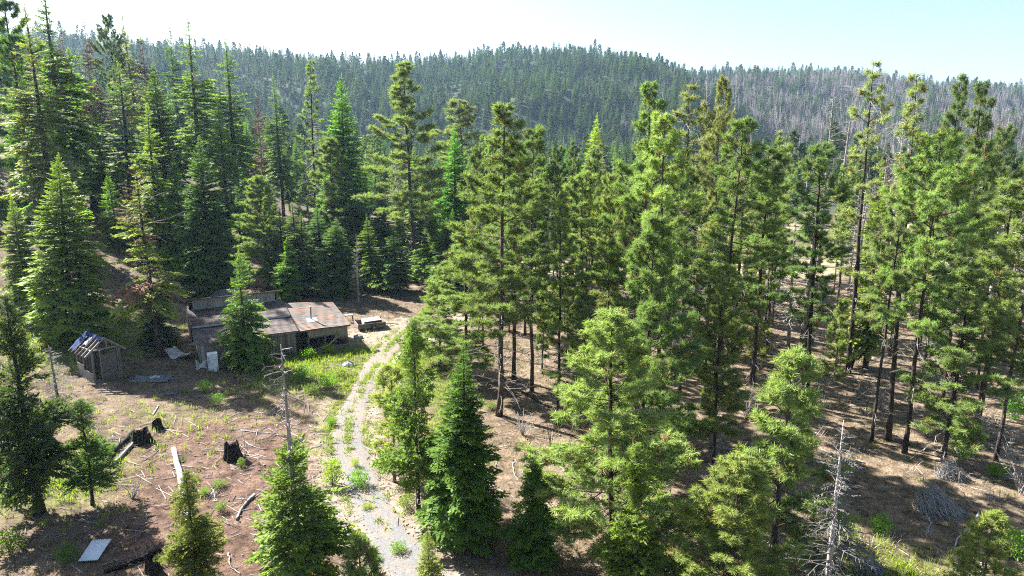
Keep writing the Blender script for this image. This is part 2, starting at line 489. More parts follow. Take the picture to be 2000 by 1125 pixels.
def frond(rng, n, subs, spread=0.42, flat=0.45):
    """a unit bough along +x: twigs both sides, each with side shoots"""
    P, D, S, l, w, fr = [], [], [], [], [], []
    def leaf(p, ang, ln, wd, up, f):
        d = np.array([math.cos(ang), math.sin(ang), up]); d /= np.linalg.norm(d)
        s = np.cross(d, [0, 0, 1.0]); s /= np.linalg.norm(s)
        ro = rng.normal(0, flat)
        s = s * math.cos(ro) + np.cross(d, s) * math.sin(ro)
        P.append(p); D.append(d); S.append(s); l.append(ln); w.append(wd); fr.append(f)
    for i in range(n):
        s = 0.10 + 0.88 * (i + rng.uniform(-.3, .3)) / n
        for sd in (-1, 1):
            if rng.random() < 0.07: continue
            tl = (spread * (1 - s) ** 0.75 + 0.07) * rng.uniform(0.7, 1.15)
            if s < 0.3: tl *= 0.55 + 1.5 * s
            ang = sd * R(rng.uniform(38, 62))
            up = rng.normal(-0.06, 0.12)
            z0 = rng.normal(0, 0.012)
            p0 = np.array([s, 0, z0]); dv = np.array([math.cos(ang), math.sin(ang), up])
            k = max(1, int(round(subs * tl / spread)))
            for j in range(k):
                q = p0 + dv * tl * (0.2 + 0.75 * (j + 0.5) / k)
                tip = (j == k - 1)
                for s2 in (-1, 1):
                    leaf(q, ang + s2 * R(rng.uniform(25, 55)), tl / k * 0.9 + 0.035, 0.0135 + 0.008 * rng.random(), rng.normal(0.05, 0.25), rng.uniform(0.3, 1) if tip else rng.uniform(0, 0.35))
            leaf(p0, ang, tl * 1.04, 0.016, up, 0.25)
    leaf(np.array([0.85, 0, 0.0]), 0.0, 0.2, 0.02, 0.05, 1.0)
    V, T = leafset(np.array(P), np.array(D), np.array(S), np.array(l), np.array(w))
    f = np.array(fr)
    A = np.stack([f * 0.5, f, f, f], 1).ravel()
    return V, T, A

_r = np.random.default_rng(5)
FROND_L = [frond(_r, 13, 4) for _ in range(4)]
FROND_S = [frond(_r, 7, 2, 0.5) for _ in range(4)]
FROND_FAR = [frond(_r, 3, 1, 0.6, 0.3) for _ in range(3)]
def widen(tpl, k):
    out = []
    for V, T, A in tpl:
        V = V.reshape(-1, 4, 3).copy(); c = 0.5 * (V[:, 1] + V[:, 3])
        V[:, 1] = c + (V[:, 1] - c) * k; V[:, 3] = c + (V[:, 3] - c) * k
        out.append((V.reshape(-1, 3), T, A))
    return out
FROND_FAR = widen(FROND_FAR, 3.6)
FROND_L = widen(FROND_L, 1.95); FROND_S = widen(FROND_S, 2.0)

def place_frond(acc, tpl, p, az, el, L, droop, wide=0.85, roll=0.0, a=None, thick=1.0):
    V, T, A = tpl
    x = V[:, 0] * L; y = V[:, 1] * L * wide; z = V[:, 2] * L * thick
    if roll:
        y, z = y * math.cos(roll) - z * math.sin(roll), y * math.sin(roll) + z * math.cos(roll)
    z = z - droop * (V[:, 0] ** 2) * L
    ce, se = math.cos(el), math.sin(el)
    x, z = x * ce - z * se, x * se + z * ce
    ca, sa = math.cos(az), math.sin(az)
    W = np.stack([x * ca - y * sa + p[0], x * sa + y * ca + p[1], z + p[2]], -1)
    acc.add(W, T, A if a is None else a)

def trunk_path(rng, H, bend=0.015, n=12):
    t = np.linspace(0, 1, n)
    dx = np.cumsum(rng.normal(0, bend, n)) * H / n; dy = np.cumsum(rng.normal(0, bend, n)) * H / n
    return np.stack([dx - dx[0], dy - dy[0], t * H], -1)

def on_trunk(path, z):
    return np.array([np.interp(z, path[:, 2], path[:, 0]), np.interp(z, path[:, 2], path[:, 1]), z])

def dead_twigs(acc, rng, path, z0, z1, n, L0, r0=0.014, sub=3, a=0.3):
    for _ in range(n):
        z = rng.uniform(z0, z1); p = on_trunk(path, z); az = rng.uniform(0, 6.283); L = L0 * rng.uniform(0.4, 1.1); el = rng.uniform(-0.5, 0.25)
        d = np.array([math.cos(az) * math.cos(el), math.sin(az) * math.cos(el), math.sin(el)])
        m = p + d * L * 0.55 + rng.normal(0, 0.06, 3) * L
        e = p + d * L + np.array([0, 0, rng.uniform(-.35, .15) * L]) + rng.normal(0, 0.05, 3) * L
        acc.tube([p, m, e], [r0 * 1.3, r0, r0 * 0.4], 3, a, False)
        for _k in range(sub):
            s = rng.uniform(0.3, 0.95); q = p + (m - p) * min(1, s / 0.55) if s < 0.55 else m + (e - m) * (s - .55) / .45
            f = d + rng.normal(0, 0.65, 3); f /= np.linalg.norm(f)
            acc.tube([q, q + f * L * rng.uniform(0.15, 0.4)], [r0 * 0.7, r0 * 0.3], 3, a, False)

def fir(seed, H, Rad, cb=0.08, whorl=0.42, nb=6, pw=0.85, irr=0.25, dead_top=0.0, brown=0.0, droop=0.18, trunk_r=None, lod=0, gaps=0.0, wide=0.85, bend=0.012, bare=0):
    rng = np.random.default_rng(seed)
    tr, cr, br = Acc(), Acc(), Acc()
    dl = tr.dead = Acc()
    path = trunk_path(rng, H, bend, 12 if lod == 0 else 4)
    r0 = trunk_r or 0.009 * H + 0.04
    tt = path[:, 2] / H
    tr.tube(path, r0 * (1 - tt) ** 0.9 * (1 + 0.5 * np.exp(-tt * 30)) + 0.012, 8 if lod == 0 else 4)
    top = H * (1 - dead_top)
    z = cb * H
    lean_az = rng.uniform(0, 6.28)
    gap_c = [(rng.uniform(cb, 0.9), rng.uniform(0, 6.28)) for _ in range(int(gaps * 10))]
    while z < top - 0.08:
        t = (z - cb * H) / (top - cb * H)
        rad = Rad * ((1 - t) ** pw) * (0.55 + 0.45 * min(1, t / 0.12)) + 0.10 * (1 - t) + 0.12
        n = nb if t < 0.85 else max(4, nb - 1)
        if dead_top and t > 0.9: rad = max(rad, Rad * 0.35)
        a0 = rng.uniform(0, 6.28)
        for k in range(n):
            az = a0 + (k + rng.uniform(-.3, .3)) * 6.283 / n
            L = rad * rng.uniform(1 - irr, 1 + irr * 0.45)
            if any(abs(t - gt) < 0.07 and math.cos(az - ga) > 0.5 for gt, ga in gap_c): L *= 0.45
            L *= 1 + 0.1 * math.cos(az - lean_az)
            el = R(-16 + 58 * t ** 1.4 + rng.normal(0, 6))
            p = on_trunk(path, z + rng.uniform(-.5, .5) * whorl)
            tpl = FROND_FAR if lod else (FROND_L if L > 1.15 else FROND_S)
            isb = rng.random() < brown * (0.4 + 1.2 * t)
            place_frond(br if isb else cr, tpl[rng.integers(len(tpl))], p, az, el, L, droop * rng.uniform(0.3, 1.5) * (1 - t), wide * rng.uniform(.8, 1.15) * (1.15 if lod else 1), rng.normal(0, 0.22))
            if lod == 0 and L > 0.9:
                e = p + L * 0.8 * np.array([math.cos(az) * math.cos(el), math.sin(az) * math.cos(el), math.sin(el) - droop * 0.5 * (1 - t)])
                tr.tube([p, e], [0.012 + 0.008 * L, 0.006], 3, 0.2, False)
        z += whorl * (1 - 0.5 * t) * rng.uniform(0.8, 1.2)
    place_frond(cr, (FROND_FAR if lod else FROND_S)[0], on_trunk(path, top - 0.5), 0, R(85), 0.8, 0, 0.4)
    if lod == 0:
        dead_twigs(dl, rng, path, 0.03 * H, max(cb * H, 0.06 * H), int(6 + 40 * cb), Rad * 0.5)
    if dead_top:
        dead_twigs(dl, rng, path, top * 0.97, H * 0.985, 60, Rad * 0.34, 0.02, 4)
    if bare:
        dead_twigs(dl, rng, path, cb * H, H * 0.9, bare, Rad * 0.9, 0.012, 4)
    return tr, cr, br

def tuft(rng, n=22, ln=0.30, w=0.0185):
    th = np.arccos(1 - rng.random(n) * 0.93); ph = rng.random(n) * 6.283
    D = np.stack([np.cos(th), np.sin(th) * np.cos(ph), np.sin(th) * np.sin(ph)], -1)
    P = np.stack([rng.uniform(-0.12, 0.06, n), rng.normal(0, .01, n), rng.normal(0, .01, n)], -1)
    S = np.cross(D, rng.normal(0, 1, (n, 3))); S /= np.linalg.norm(S, axis=1)[:, None]
    l = (ln * rng.uniform(0.75, 1.15, n))[:, None]
    V = np.stack([P - S * w * 0.5, P + D * l * 0.7 - S * w, P + D * l, P + D * l * 0.7 + S * w, P + S * w * 0.5], 1)
    V = np.stack([P - S * w * 0.9, P + D * l - S * w * 0.22, P + D * l + S * w * 0.22, P + S * w * 0.9], 1).reshape(-1, 3)
    b = np.arange(n)[:, None] * 4
    T = np.concatenate([b + [[0, 1, 2]], b + [[0, 2, 3]]])
    f = rng.uniform(0.2, 1.0, n) * np.clip(D[:, 0] + 0.25, 0.1, 1)
    A = np.stack([f * 0.4, f, f, f * 0.4], 1).ravel()
    return V, T, A
TUFTS = [tuft(_r) for _ in range(5)]
TUFT_FAR = [tuft(_r, 9, 0.40, 0.13) for _ in range(3)]

def place_tufts(acc, rng, Pp, Dd, sc, tpls):
    Pp = np.array(Pp); Dd = np.array(Dd); sc = np.array(sc)
    Dd /= np.linalg.norm(Dd, axis=1)[:, None]
    which = rng.integers(len(tpls), size=len(Pp))
    ref = rng.normal(0, 1, (len(Pp), 3))
    Y = np.cross(Dd, ref); Y /= np.linalg.norm(Y, axis=1)[:, None]
    Z = np.cross(Dd, Y)
    B = np.stack([Dd, Y, Z], 1)           # rows: local axes
    for k, (V, T, A) in enumerate(tpls):
        sel = np.where(which == k)[0]
        if not len(sel): continue
        W = np.einsum('vi,nij->nvj', V, B[sel]) * sc[sel][:, None, None] + Pp[sel][:, None, :]
        n = len(V)
        TT = (T[None] + (np.arange(len(sel)) * n)[:, None, None]).reshape(-1, 3)
        bri = rng.uniform(0.55, 1.2, len(sel))
        acc.add(W.reshape(-1, 3), TT, np.clip((A[None] * bri[:, None]).ravel(), 0, 1))

def pine(seed, H, Rad, cb=0.4, nbr=75, irr=0.4, dens=1.0, deadlow=34, lod=0, prof='cone', bend=0.02, trunk_r=None, upturn=0.25, tsc=1.0, dead_up=0):
    rng = np.random.default_rng(seed)
    tr, cr, br = Acc(), Acc(), Acc()
    dl = tr.dead = Acc()
    path = trunk_path(rng, H, bend, 14 if lod == 0 else 4)
    r0 = trunk_r or 0.0058 * H + 0.03
    tt = path[:, 2] / H
    tr.tube(path, r0 * (1 - tt) ** 0.8 * (1 + 0.35 * np.exp(-tt * 40)) + 0.015, 8 if lod == 0 else 4)
    Pp, Dd, Sc = [], [], []
    az = rng.uniform(0, 6.28)
    gaps = [(rng.uniform(0.0, 0.85), rng.uniform(0, 6.28)) for _ in range(4)]
    for i in range(nbr):
        t = (i + rng.uniform(0, 1)) / nbr
        zz = H * (cb + (1 - cb) * t * 0.985)
        az += 2.4 + rng.normal(0, 0.5)
        if prof == 'cone': pr = (1 - t) ** 0.75 * (0.6 + 0.4 * min(1, t / 0.15)) + 0.10
        elif prof == 'dome': pr = math.sqrt(max(0.0, 1 - (max(t - 0.35, 0) / 0.66) ** 2)) * (0.6 + 0.4 * min(1, t / 0.3)) + 0.06
        else: pr = (1 - t) ** 0.55 * (0.45 + 0.55 * min(1, t / 0.3)) + 0.10
        L = Rad * pr * rng.uniform(1 - irr, 1 + irr * 0.4)
        if any(abs(t - g) < 0.09 and math.cos(az - ga) > 0.4 for g, ga in gaps): L *= 0.5
        el = R(-14 + 62 * t ** 1.2 + rng.normal(0, 9))
        p = on_trunk(path, zz)
        d = np.array([math.cos(az) * math.cos(el), math.sin(az) * math.cos(el), math.sin(el)])
        hz = np.array([math.cos(az), math.sin(az), 0]); sidev = np.array([-math.sin(az), math.cos(az), 0])
        curve = lambda s: p + d * L * s + np.array([0, 0, 1.0]) * upturn * L * s * s + sidev * (0.06 * L * math.sin(s * 3 + seed + i))
        if lod == 0:
            tr.tube([curve(s) for s in (0, 0.35, 0.7, 1.0)], [0.016 + 0.011 * L, 0.012 + 0.007 * L, 0.01 + 0.003 * L, 0.007], 4, 0.2, False)
            m = int((4 + L * 3.6) * dens)
        else:
            m = int(2 + L * 0.9)
        for j in range(m):
            s = (0.42 if lod == 0 else 0.28) + (0.58 if lod == 0 else 0.72) * (j + rng.uniform(0, 1)) / m
            q = curve(s)
            sd = 1 if (j + i) % 2 else -1
            yaw = sd * R(rng.uniform(20, 65))
            bd = hz * math.cos(yaw) + sidev * math.sin(yaw) + np.array([0, 0, math.sin(el) * 0.5 + rng.uniform(-0.05, 0.45)])
            bd /= np.linalg.norm(bd)
            bl = (0.16 + 0.42 * (1 - s)) * L * rng.uniform(0.6, 1.1) + 0.12
            if lod == 0:
                if bl > 0.35: tr.tube([q, q + bd * bl], [0.012, 0.006], 3, 0.2, False)
                k = 2 + int(bl / 0.27)
                for c in range(k):
                    f = 1.0 - 0.8 * c / k * rng.uniform(0.8, 1.0)
                    Pp.append(q + bd * bl * f + rng.normal(0, 0.07, 3))
                    Dd.append(bd + np.array([0, 0, 0.35]) + rng.normal(0, 0.45, 3)); Sc.append(rng.uniform(0.8, 1.25) * tsc)
            else:
                Pp.append(q + bd * bl * 0.7); Dd.append(bd + np.array([0, 0, 0.4]) + rng.normal(0, .4, 3)); Sc.append(rng.uniform(1.6, 2.4) * tsc)
        Pp.append(curve(1.0)); Dd.append(d + np.array([0, 0, 0.6])); Sc.append((1.2 if lod == 0 else 2.0) * tsc)
    Pp.append(path[-1]); Dd.append(np.array([0, 0, 1.0])); Sc.append(1.2 * tsc if lod == 0 else 1.8)
    if lod == 0:
        isb = rng.random(len(Pp)) < 0.05
        pick = lambda a, m: [v for v, f in zip(a, m) if f]
        place_tufts(br, rng, pick(Pp, isb), pick(Dd, isb), pick(Sc, isb), TUFTS)
        place_tufts(cr, rng, pick(Pp, ~isb), pick(Dd, ~isb), pick(Sc, ~isb), TUFTS)
    else:
        place_tufts(cr, rng, Pp, Dd, Sc, TUFT_FAR)
    if lod == 0 and deadlow:
        dead_twigs(dl, rng, path, 0.08 * H, (cb + 0.08) * H, deadlow, Rad * 0.75, 0.017, 5)
    if dead_up:
        dead_twigs(dl, rng, path, cb * H, 0.95 * H, dead_up, Rad * 0.9, 0.014, 5)
    return tr, cr, br

def cedar(seed, H, Rad, cb=0.05, n=260, pw=0.7, irr=0.35, clump=0.35, bend=0.02, trunk_r=None, gaps=0):
    rng = np.random.default_rng(seed)
    tr, cr = Acc(), Acc()
    dl = tr.dead = Acc()
    path = trunk_path(rng, H, bend)
    r0 = trunk_r or 0.012 * H + 0.04
    tt = path[:, 2] / H
    tr.tube(path, r0 * (1 - tt) ** 0.9 * (1 + 0.6 * np.exp(-tt * 25)) + 0.012, 8)
    gp = [(rng.uniform(0.05, 0.8), rng.uniform(0, 6.28)) for _ in range(gaps)]
    az = 0.0
    for i in range(n):
        t = ((i + rng.random()) / n)
        zz = H * (cb + (1 - cb) * t)
        az += 2.399 + rng.normal(0, 0.35)
        rad = Rad * ((1 - t) ** pw) * (0.65 + 0.35 * min(1, t / 0.15)) * (1 + clump * math.sin(2.2 * az + 11 * t + seed) * math.sin(17 * t + seed)) + 0.1
        L = rad * rng.uniform(1 - irr, 1.1)
        if any(abs(t - g) < 0.07 and math.cos(az - ga) > 0.1 for g, ga in gp): L *= 0.35
        el = R(8 + 50 * t ** 1.3 + rng.normal(0, 10))
        p = on_trunk(path, zz)
        place_frond(cr, (FROND_L if L > 1.3 else FROND_S)[rng.integers(4)], p, az, el, L, rng.uniform(-0.05, 0.25), rng.uniform(0.6, 0.95), rng.normal(0, 0.75), thick=1.6)
        # hanging side sprays
        for _k in range(2):
            s = rng.uniform(0.45, 0.95)
            q = p + L * s * np.array([math.cos(az) * math.cos(el), math.sin(az) * math.cos(el), math.sin(el)])
            place_frond(cr, FROND_S[rng.integers(4)], q, az + rng.normal(0, 0.9), R(rng.uniform(-35, 45)), L * rng.uniform(0.25, 0.45) + 0.12, 0.1, 0.9, rng.uniform(0, 3.14), thick=1.4)
        if L > 0.6 and i % 2 == 0:
            e = p + L * 0.75 * np.array([math.cos(az) * math.cos(el), math.sin(az) * math.cos(el), math.sin(el)])
            tr.tube([p, e], [0.02, 0.006], 3, 0.2, False)
    if cb > 0.1: dead_twigs(dl, rng, path, 0.03 * H, cb * H * 1.1, 14, Rad * 0.5)
    return tr, cr, None

def snag(seed, H, Rad, nb=90, sub=6, z0=0.15, pw=0.6, down=-0.3, r_tr=None, curl=0.25, bend=0.012, br_r=0.038):
    """a bare dead conifer"""
    rng = np.random.default_rng(seed)
    tr, br = Acc(), Acc()
    path = trunk_path(rng, H, bend)
    r0 = r_tr or 0.009 * H + 0.04
    tt = path[:, 2] / H
    tr.tube(path, r0 * (1 - tt) ** 0.8 + 0.012, 7)
    for i in range(nb):
        t = (i + rng.random()) / nb
        p = on_trunk(path, H * (z0 + (0.97 - z0) * t)); az = rng.uniform(0, 6.28)
        L = Rad * ((1 - t) ** pw + 0.06) * rng.uniform(0.45, 1.1); el = down + 0.7 * t + rng.normal(0, 0.15)
        d = np.array([math.cos(az) * math.cos(el), math.sin(az) * math.cos(el), math.sin(el)]); sv = np.array([-math.sin(az), math.cos(az), 0])
        c = lambda s: p + d * L * s + np.array([0, 0, curl * L * (s * s - 0.4 * s)]) + sv * 0.08 * L * math.sin(4 * s + i)
        br.tube([c(s) for s in (0, .35, .7, 1)], [br_r * (0.6 + 0.4 * L), br_r * 0.75, br_r * .5, br_r * .25], 3, 0.4, False)
        for k in range(sub):
            s = rng.uniform(0.25, 1.0); q = c(s); f = d + sv * rng.choice([-1, 1]) * rng.uniform(.5, 1.2) + rng.normal(0, 0.3, 3); f /= np.linalg.norm(f)
            l2 = L * (1.1 - s * 0.75) * rng.uniform(0.2, 0.45)
            br.tube([q, q + f * l2 * .6, q + f * l2 + np.array([0, 0, rng.uniform(-.2, .2) * l2])], [br_r * .5, br_r * .4, br_r * .2], 3, 0.5, False)
    return tr, None, br

PROTO = {}
def proto(key, built, crown_mat, H, W, bark=None, branch_mat=None):
    tr, cr, br = built
    d = {'H': H, 'W': W}
    d['trunk'] = tr.mesh(key + '_trunk', True); d['trunk'].materials.append(bark or M_BARK)
    if getattr(tr, 'dead', None) is not None and tr.dead.n:
        d['dead_limbs'] = tr.dead.mesh(key + '_dead_limbs'); d['dead_limbs'].materials.append(M_DEAD)
    if cr is not None and cr.n:
        d['crown'] = cr.mesh(key + '_crown'); d['crown'].materials.append(crown_mat)
    if br is not None and br.n:
        d['branches'] = br.mesh(key + '_branches'); d['branches'].materials.append(branch_mat or M_BROWN)
    # the measured crown width
    cs = []
    for src in (d.get('crown'), d.get('branches')):
        if src is not None:
            co = np.empty(len(src.vertices) * 3, np.float32); src.vertices.foreach_get('co', co); cs.append(co.reshape(-1, 3))
    co = np.concatenate(cs)
    d['W'] = 2 * float(np.percentile(np.hypot(co[:, 0], co[:, 1]), 96))
    PROTO[key] = d

proto('pine_a', pine(101, 24, 3.2, 0.31, 78, 0.58), M_PINE, 24, 6)
proto('pine_b', pine(102, 24, 3.2, 0.42, 62, 0.58, prof='dome'), M_PINE, 24, 6)
proto('pine_c', pine(103, 24, 3.0, 0.35, 66, 0.58, prof='round', dens=1.0), M_PINE, 24, 6)
proto('pine_thin', pine(104, 24, 2.6, 0.34, 42, 0.55, dens=0.65, dead_up=26), M_PINE, 24, 5)
proto('pine_d', pine(115, 24, 2.8, 0.42, 54, 0.65, bend=0.05), M_PINE, 24, 6)
proto('pine_e', pine(116, 24, 3.1, 0.38, 58, 0.65, prof='round', bend=0.04, dead_up=14), M_PINE, 24, 6)
proto('pine_full', pine(105, 18, 3.5, 0.10, 104, 0.48, deadlow=20), M_PINE, 18, 6)
proto('pine_full2', pine(106, 18, 3.3, 0.16, 90, 0.48, prof='round', deadlow=24), M_PINE, 18, 6)
proto('pine_young', pine(107, 9, 2.0, 0.10, 50, 0.35, dens=1.45, deadlow=16, upturn=0.35, tsc=0.78), M_PINE, 9, 3.6, M_BARKP)
proto('pine_young2', pine(108, 9, 1.8, 0.16, 36, 0.45, dens=1.1, deadlow=22, upturn=0.4, prof='round', tsc=0.8), M_PINE, 9, 3.6, M_BARKP)
proto('pine_seedling', pine(109, 3.2, 0.9, 0.08, 26, 0.3, dens=1.6, deadlow=0, upturn=0.6, trunk_r=0.05, tsc=0.75), M_PINE, 3.2, 1.8, M_BARKP)
proto('fir_a', fir(201, 17, 2.9, 0.07, 0.44, 7, 0.8), M_FIR, 17, 6)
proto('fir_b', fir(202, 17, 2.7, 0.10, 0.46, 6, 0.9, 0.35, gaps=0.5), M_FIR, 17, 6)
proto('fir_c', fir(203, 17, 2.5, 0.16, 0.5, 6, 0.75, 0.4, gaps=0.8), M_FIR, 17, 5)
proto('fir_tall', fir(204, 26, 2.6, 0.30, 0.6, 6, 0.7, 0.5, gaps=1.2, bare=20), M_FIR, 26, 5)
proto('fir_small', fir(205, 7, 1.35, 0.10, 0.26, 6, 0.85, 0.3), M_FIR, 7, 2.7)
proto('fir_small2', fir(206, 7, 1.5, 0.06, 0.25, 7, 0.7, 0.3, gaps=0.4), M_FIR, 7, 2.7)
proto('fir_brown', fir(207, 17, 2.6, 0.26, 0.6, 5, 0.7, 0.5, gaps=1.2, brown=0.3, bare=60), M_FIR, 17, 5)
proto('fir_deadtop', fir(208, 11, 1.9, 0.10, 0.30, 7, 0.45, 0.35, dead_top=0.40, gaps=0.4, trunk_r=0.15), M_FIR, 11, 4, M_DEAD)
proto('cedar_a', cedar(301, 9, 1.55, 0.08, 230, gaps=3), M_CEDAR, 9, 3)
proto('cedar_b', cedar(302, 9, 1.35, 0.2, 190, 0.6, clump=0.6, gaps=7, trunk_r=0.085), M_CEDAR, 9, 3)
proto('cedar_small', cedar(303, 5, 1.1, 0.05, 190, 0.75, gaps=2), M_CEDAR, 5, 2)
proto('dead_twiggy', snag(401, 14, 2.0, 110, 7, 0.2, 0.5, -0.5, curl=-0.05), None, 14, 4, M_DEAD, M_DEAD)
proto('dead_spread', snag(402, 22, 3.6, 60, 6, 0.3, 0.45, -0.35, curl=0.55), None, 22, 6, M_DEAD, M_DEAD)
proto('dead_pole', snag(403, 22, 1.3, 60, 3, 0.25, 0.3, -0.2), None, 22, 2.5, M_DEAD, M_DEAD)
M_BONE = solid('bleached_twigs', [(0.3, (0.10, 0.09, 0.084)), (0.55, (0.175, 0.163, 0.155)), (0.8, (0.28, 0.265, 0.25))], (3, 3, 1), 0.9, 1.0, 0.2)
proto('dead_small', snag(404, 7, 1.5, 150, 11, 0.10, 0.6, -0.45, curl=-0.1, br_r=0.02), None, 7, 3, M_DEAD, M_BONE)
proto('dead_rust', fir(405, 20, 2.3, 0.2, 0.6, 5, 0.8, 0.5, gaps=0.8, brown=9.0), M_FIR, 20, 4.5, M_DEAD)

_count = {}
def tree(key, x, y, height, width, label, cat='tree', color=(0.06, 0.09, 0.025), group=None, name=None, lean=(0, 0), sink=0.12, rz=None):
    d = PROTO[key]
    rng = random.Random(int(x * 100) * 7919 + int(y * 100))
    nm = name or {'pine': 'pine_tree', 'fir': 'fir_tree', 'cedar': 'cedar_tree', 'dead': 'dead_tree'}[key.split('_')[0]]
    e = empty(nm, (x, y, tz(x, y) - sink), label, cat, group, rng.uniform(0, 6.28) if rz is None else rz)
    e.rotation_euler[0], e.rotation_euler[1] = lean[0] + rng.gauss(0, 0.018), lean[1] + rng.gauss(0, 0.018)
    e.rotation_mode = 'XYZ'
    s = width / d['W']
    jb, jr = rng.uniform(0.85, 1.15), rng.uniform(0.93, 1.05)
    e.scale = (s, s, height / d['H'])
    for part in ('trunk', 'crown', 'branches', 'dead_limbs'):
        if part in d:
            o = obj('brown_needles' if part == 'branches' and 'crown' in d else part, d[part], None, e)
            o.color = (color[0] * GAIN * jb * jr, color[1] * GAIN * jb, color[2] * GAIN * jb, 1.0)
    return e

def locate(xt, yt, yb):
    """position and height of an upright tree whose tip is seen at (xt, yt) and whose foot at height yb"""
    Y = np.concatenate([np.arange(14, 120, 0.1), np.arange(120, 420, 0.5)])
    d = ray(xt, yt)
    ts = Y / d[1]
    X = d[0] * ts; Zt = CAM_H + d[2] * ts
    Zb = terrain(X, Y)
    px, py, dep = project(X, Y, Zb)
    i = int(np.argmin(np.abs(py - yb)))
    return float(X[i]), float(Y[i]), float(Zt[i] - Zb[i]), float(dep[i])

def at_depth(xt, yt, Y):
    d = ray(xt, yt); t = Y / d[1]
    x = float(d[0] * t); zt = float(CAM_H + d[2] * t); zb = tz(x, Y)
    return x, Y, zt - zb, float(project(x, Y, zb)[2])
# ------------------------------------------------------------------ building materials
M_SIDE = solid('brown_siding', [(0.25, (0.12, 0.10, 0.086)), (0.55, (0.23, 0.195, 0.17)), (0.8, (0.32, 0.28, 0.245))], (4, 4, 0.6), 0.9, 1.0, 0.35, 0.3, coord='Position')
M_GREYB = solid('grey_boards', [(0.25, (0.2, 0.19, 0.18)), (0.5, (0.32, 0.305, 0.29)), (0.8, (0.44, 0.42, 0.40))], (5, 5, 0.8), 0.9, 1.0, 0.3, 0.3, coord='Position')
M_PALEB = solid('pale_board', [(0.25, (0.22, 0.19, 0.155)), (0.55, (0.36, 0.33, 0.29)), (0.8, (0.48, 0.45, 0.41))], (4, 4, 0.8), 0.9, 1.0, 0.25, 0.2, coord='Position')
M_OLDW = solid('weathered_wood', [(0.25, (0.075, 0.06, 0.05)), (0.5, (0.155, 0.13, 0.11)), (0.8, (0.26, 0.22, 0.19))], (3, 3, 3), 0.9, 1.0, 0.35, 0.2, coord='Position')
M_SHINGLE = solid('maroon_shingle', [(0.2, (0.03, 0.026, 0.03)), (0.42, (0.072, 0.056, 0.054)), (0.52, (0.115, 0.07, 0.055)), (0.62, (0.13, 0.11, 0.095)), (0.8, (0.13, 0.135, 0.14))], (1.3, 1.3, 5.0), 0.7, 1.1, 0.35, 0.3, 0.3, coord='Position')
M_RUSTY = solid('rusty_shingle', [(0.25, (0.07, 0.08, 0.08)), (0.42, (0.13, 0.138, 0.135)), (0.49, (0.18, 0.14, 0.11)), (0.56, (0.22, 0.115, 0.07)), (0.75, (0.27, 0.19, 0.135))], (1.5, 2.2, 8.0), 0.75, 1.1, 0.16, 0.3, 0.3, coord='Position')
M_TRIM = solid('pale_flashing', [(0.3, (0.25, 0.27, 0.30)), (0.6, (0.42, 0.45, 0.48)), (0.8, (0.55, 0.56, 0.58))], (1, 1, 1), 0.5, 1.0, 0.2, 0, 0.4)
M_WHITE = solid('white_enamel', [(0.3, (0.55, 0.58, 0.60)), (0.6, (0.72, 0.75, 0.77)), (0.85, (0.8, 0.82, 0.83))], (1, 1, 1), 0.35, 1.5, 0.1, 0, 0.4)
M_SHEET = solid('white_plastic', [(0.3, (0.42, 0.40, 0.38)), (0.6, (0.62, 0.60, 0.58)), (0.85, (0.75, 0.74, 0.72))], (1, 1, 1), 0.6, 2.0, 0.1, 0.2, 0.3, coord='Position')
M_BLUE = solid('blue_tarp', [(0.3, (0.008, 0.016, 0.05)), (0.55, (0.014, 0.035, 0.12)), (0.85, (0.05, 0.09, 0.2))], (1, 1, 1), 0.8, 2.0, 0.1, 0.2, 0.08, coord='Position')
M_SLATE = solid('slate_blue_tarp', [(0.3, (0.05, 0.058, 0.075)), (0.55, (0.10, 0.115, 0.14)), (0.85, (0.22, 0.24, 0.27))], (1, 1, 1), 0.5, 2.0, 0.1, 0.2, 0.4, coord='Position')
M_PLY = solid('plywood', [(0.25, (0.12, 0.10, 0.085)), (0.5, (0.20, 0.175, 0.155)), (0.8, (0.28, 0.25, 0.225))], (1.2, 1.2, 5), 0.85, 1.0, 0.2, 0.1, coord='Position')
M_METAL = solid('dull_metal', [(0.3, (0.14, 0.13, 0.12)), (0.7, (0.32, 0.31, 0.30))], (2, 2, 2), 0.45, 1.0, 0.2, 0, 0.5)
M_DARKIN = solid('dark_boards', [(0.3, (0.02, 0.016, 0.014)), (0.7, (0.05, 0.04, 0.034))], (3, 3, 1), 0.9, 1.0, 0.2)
M_STONE = solid('pale_stone', [(0.3, (0.22, 0.20, 0.18)), (0.55, (0.36, 0.34, 0.31)), (0.8, (0.48, 0.46, 0.43))], (2, 2, 2), 0.9, 2.0, 0.4, 0.4)
RB = random.Random(4)

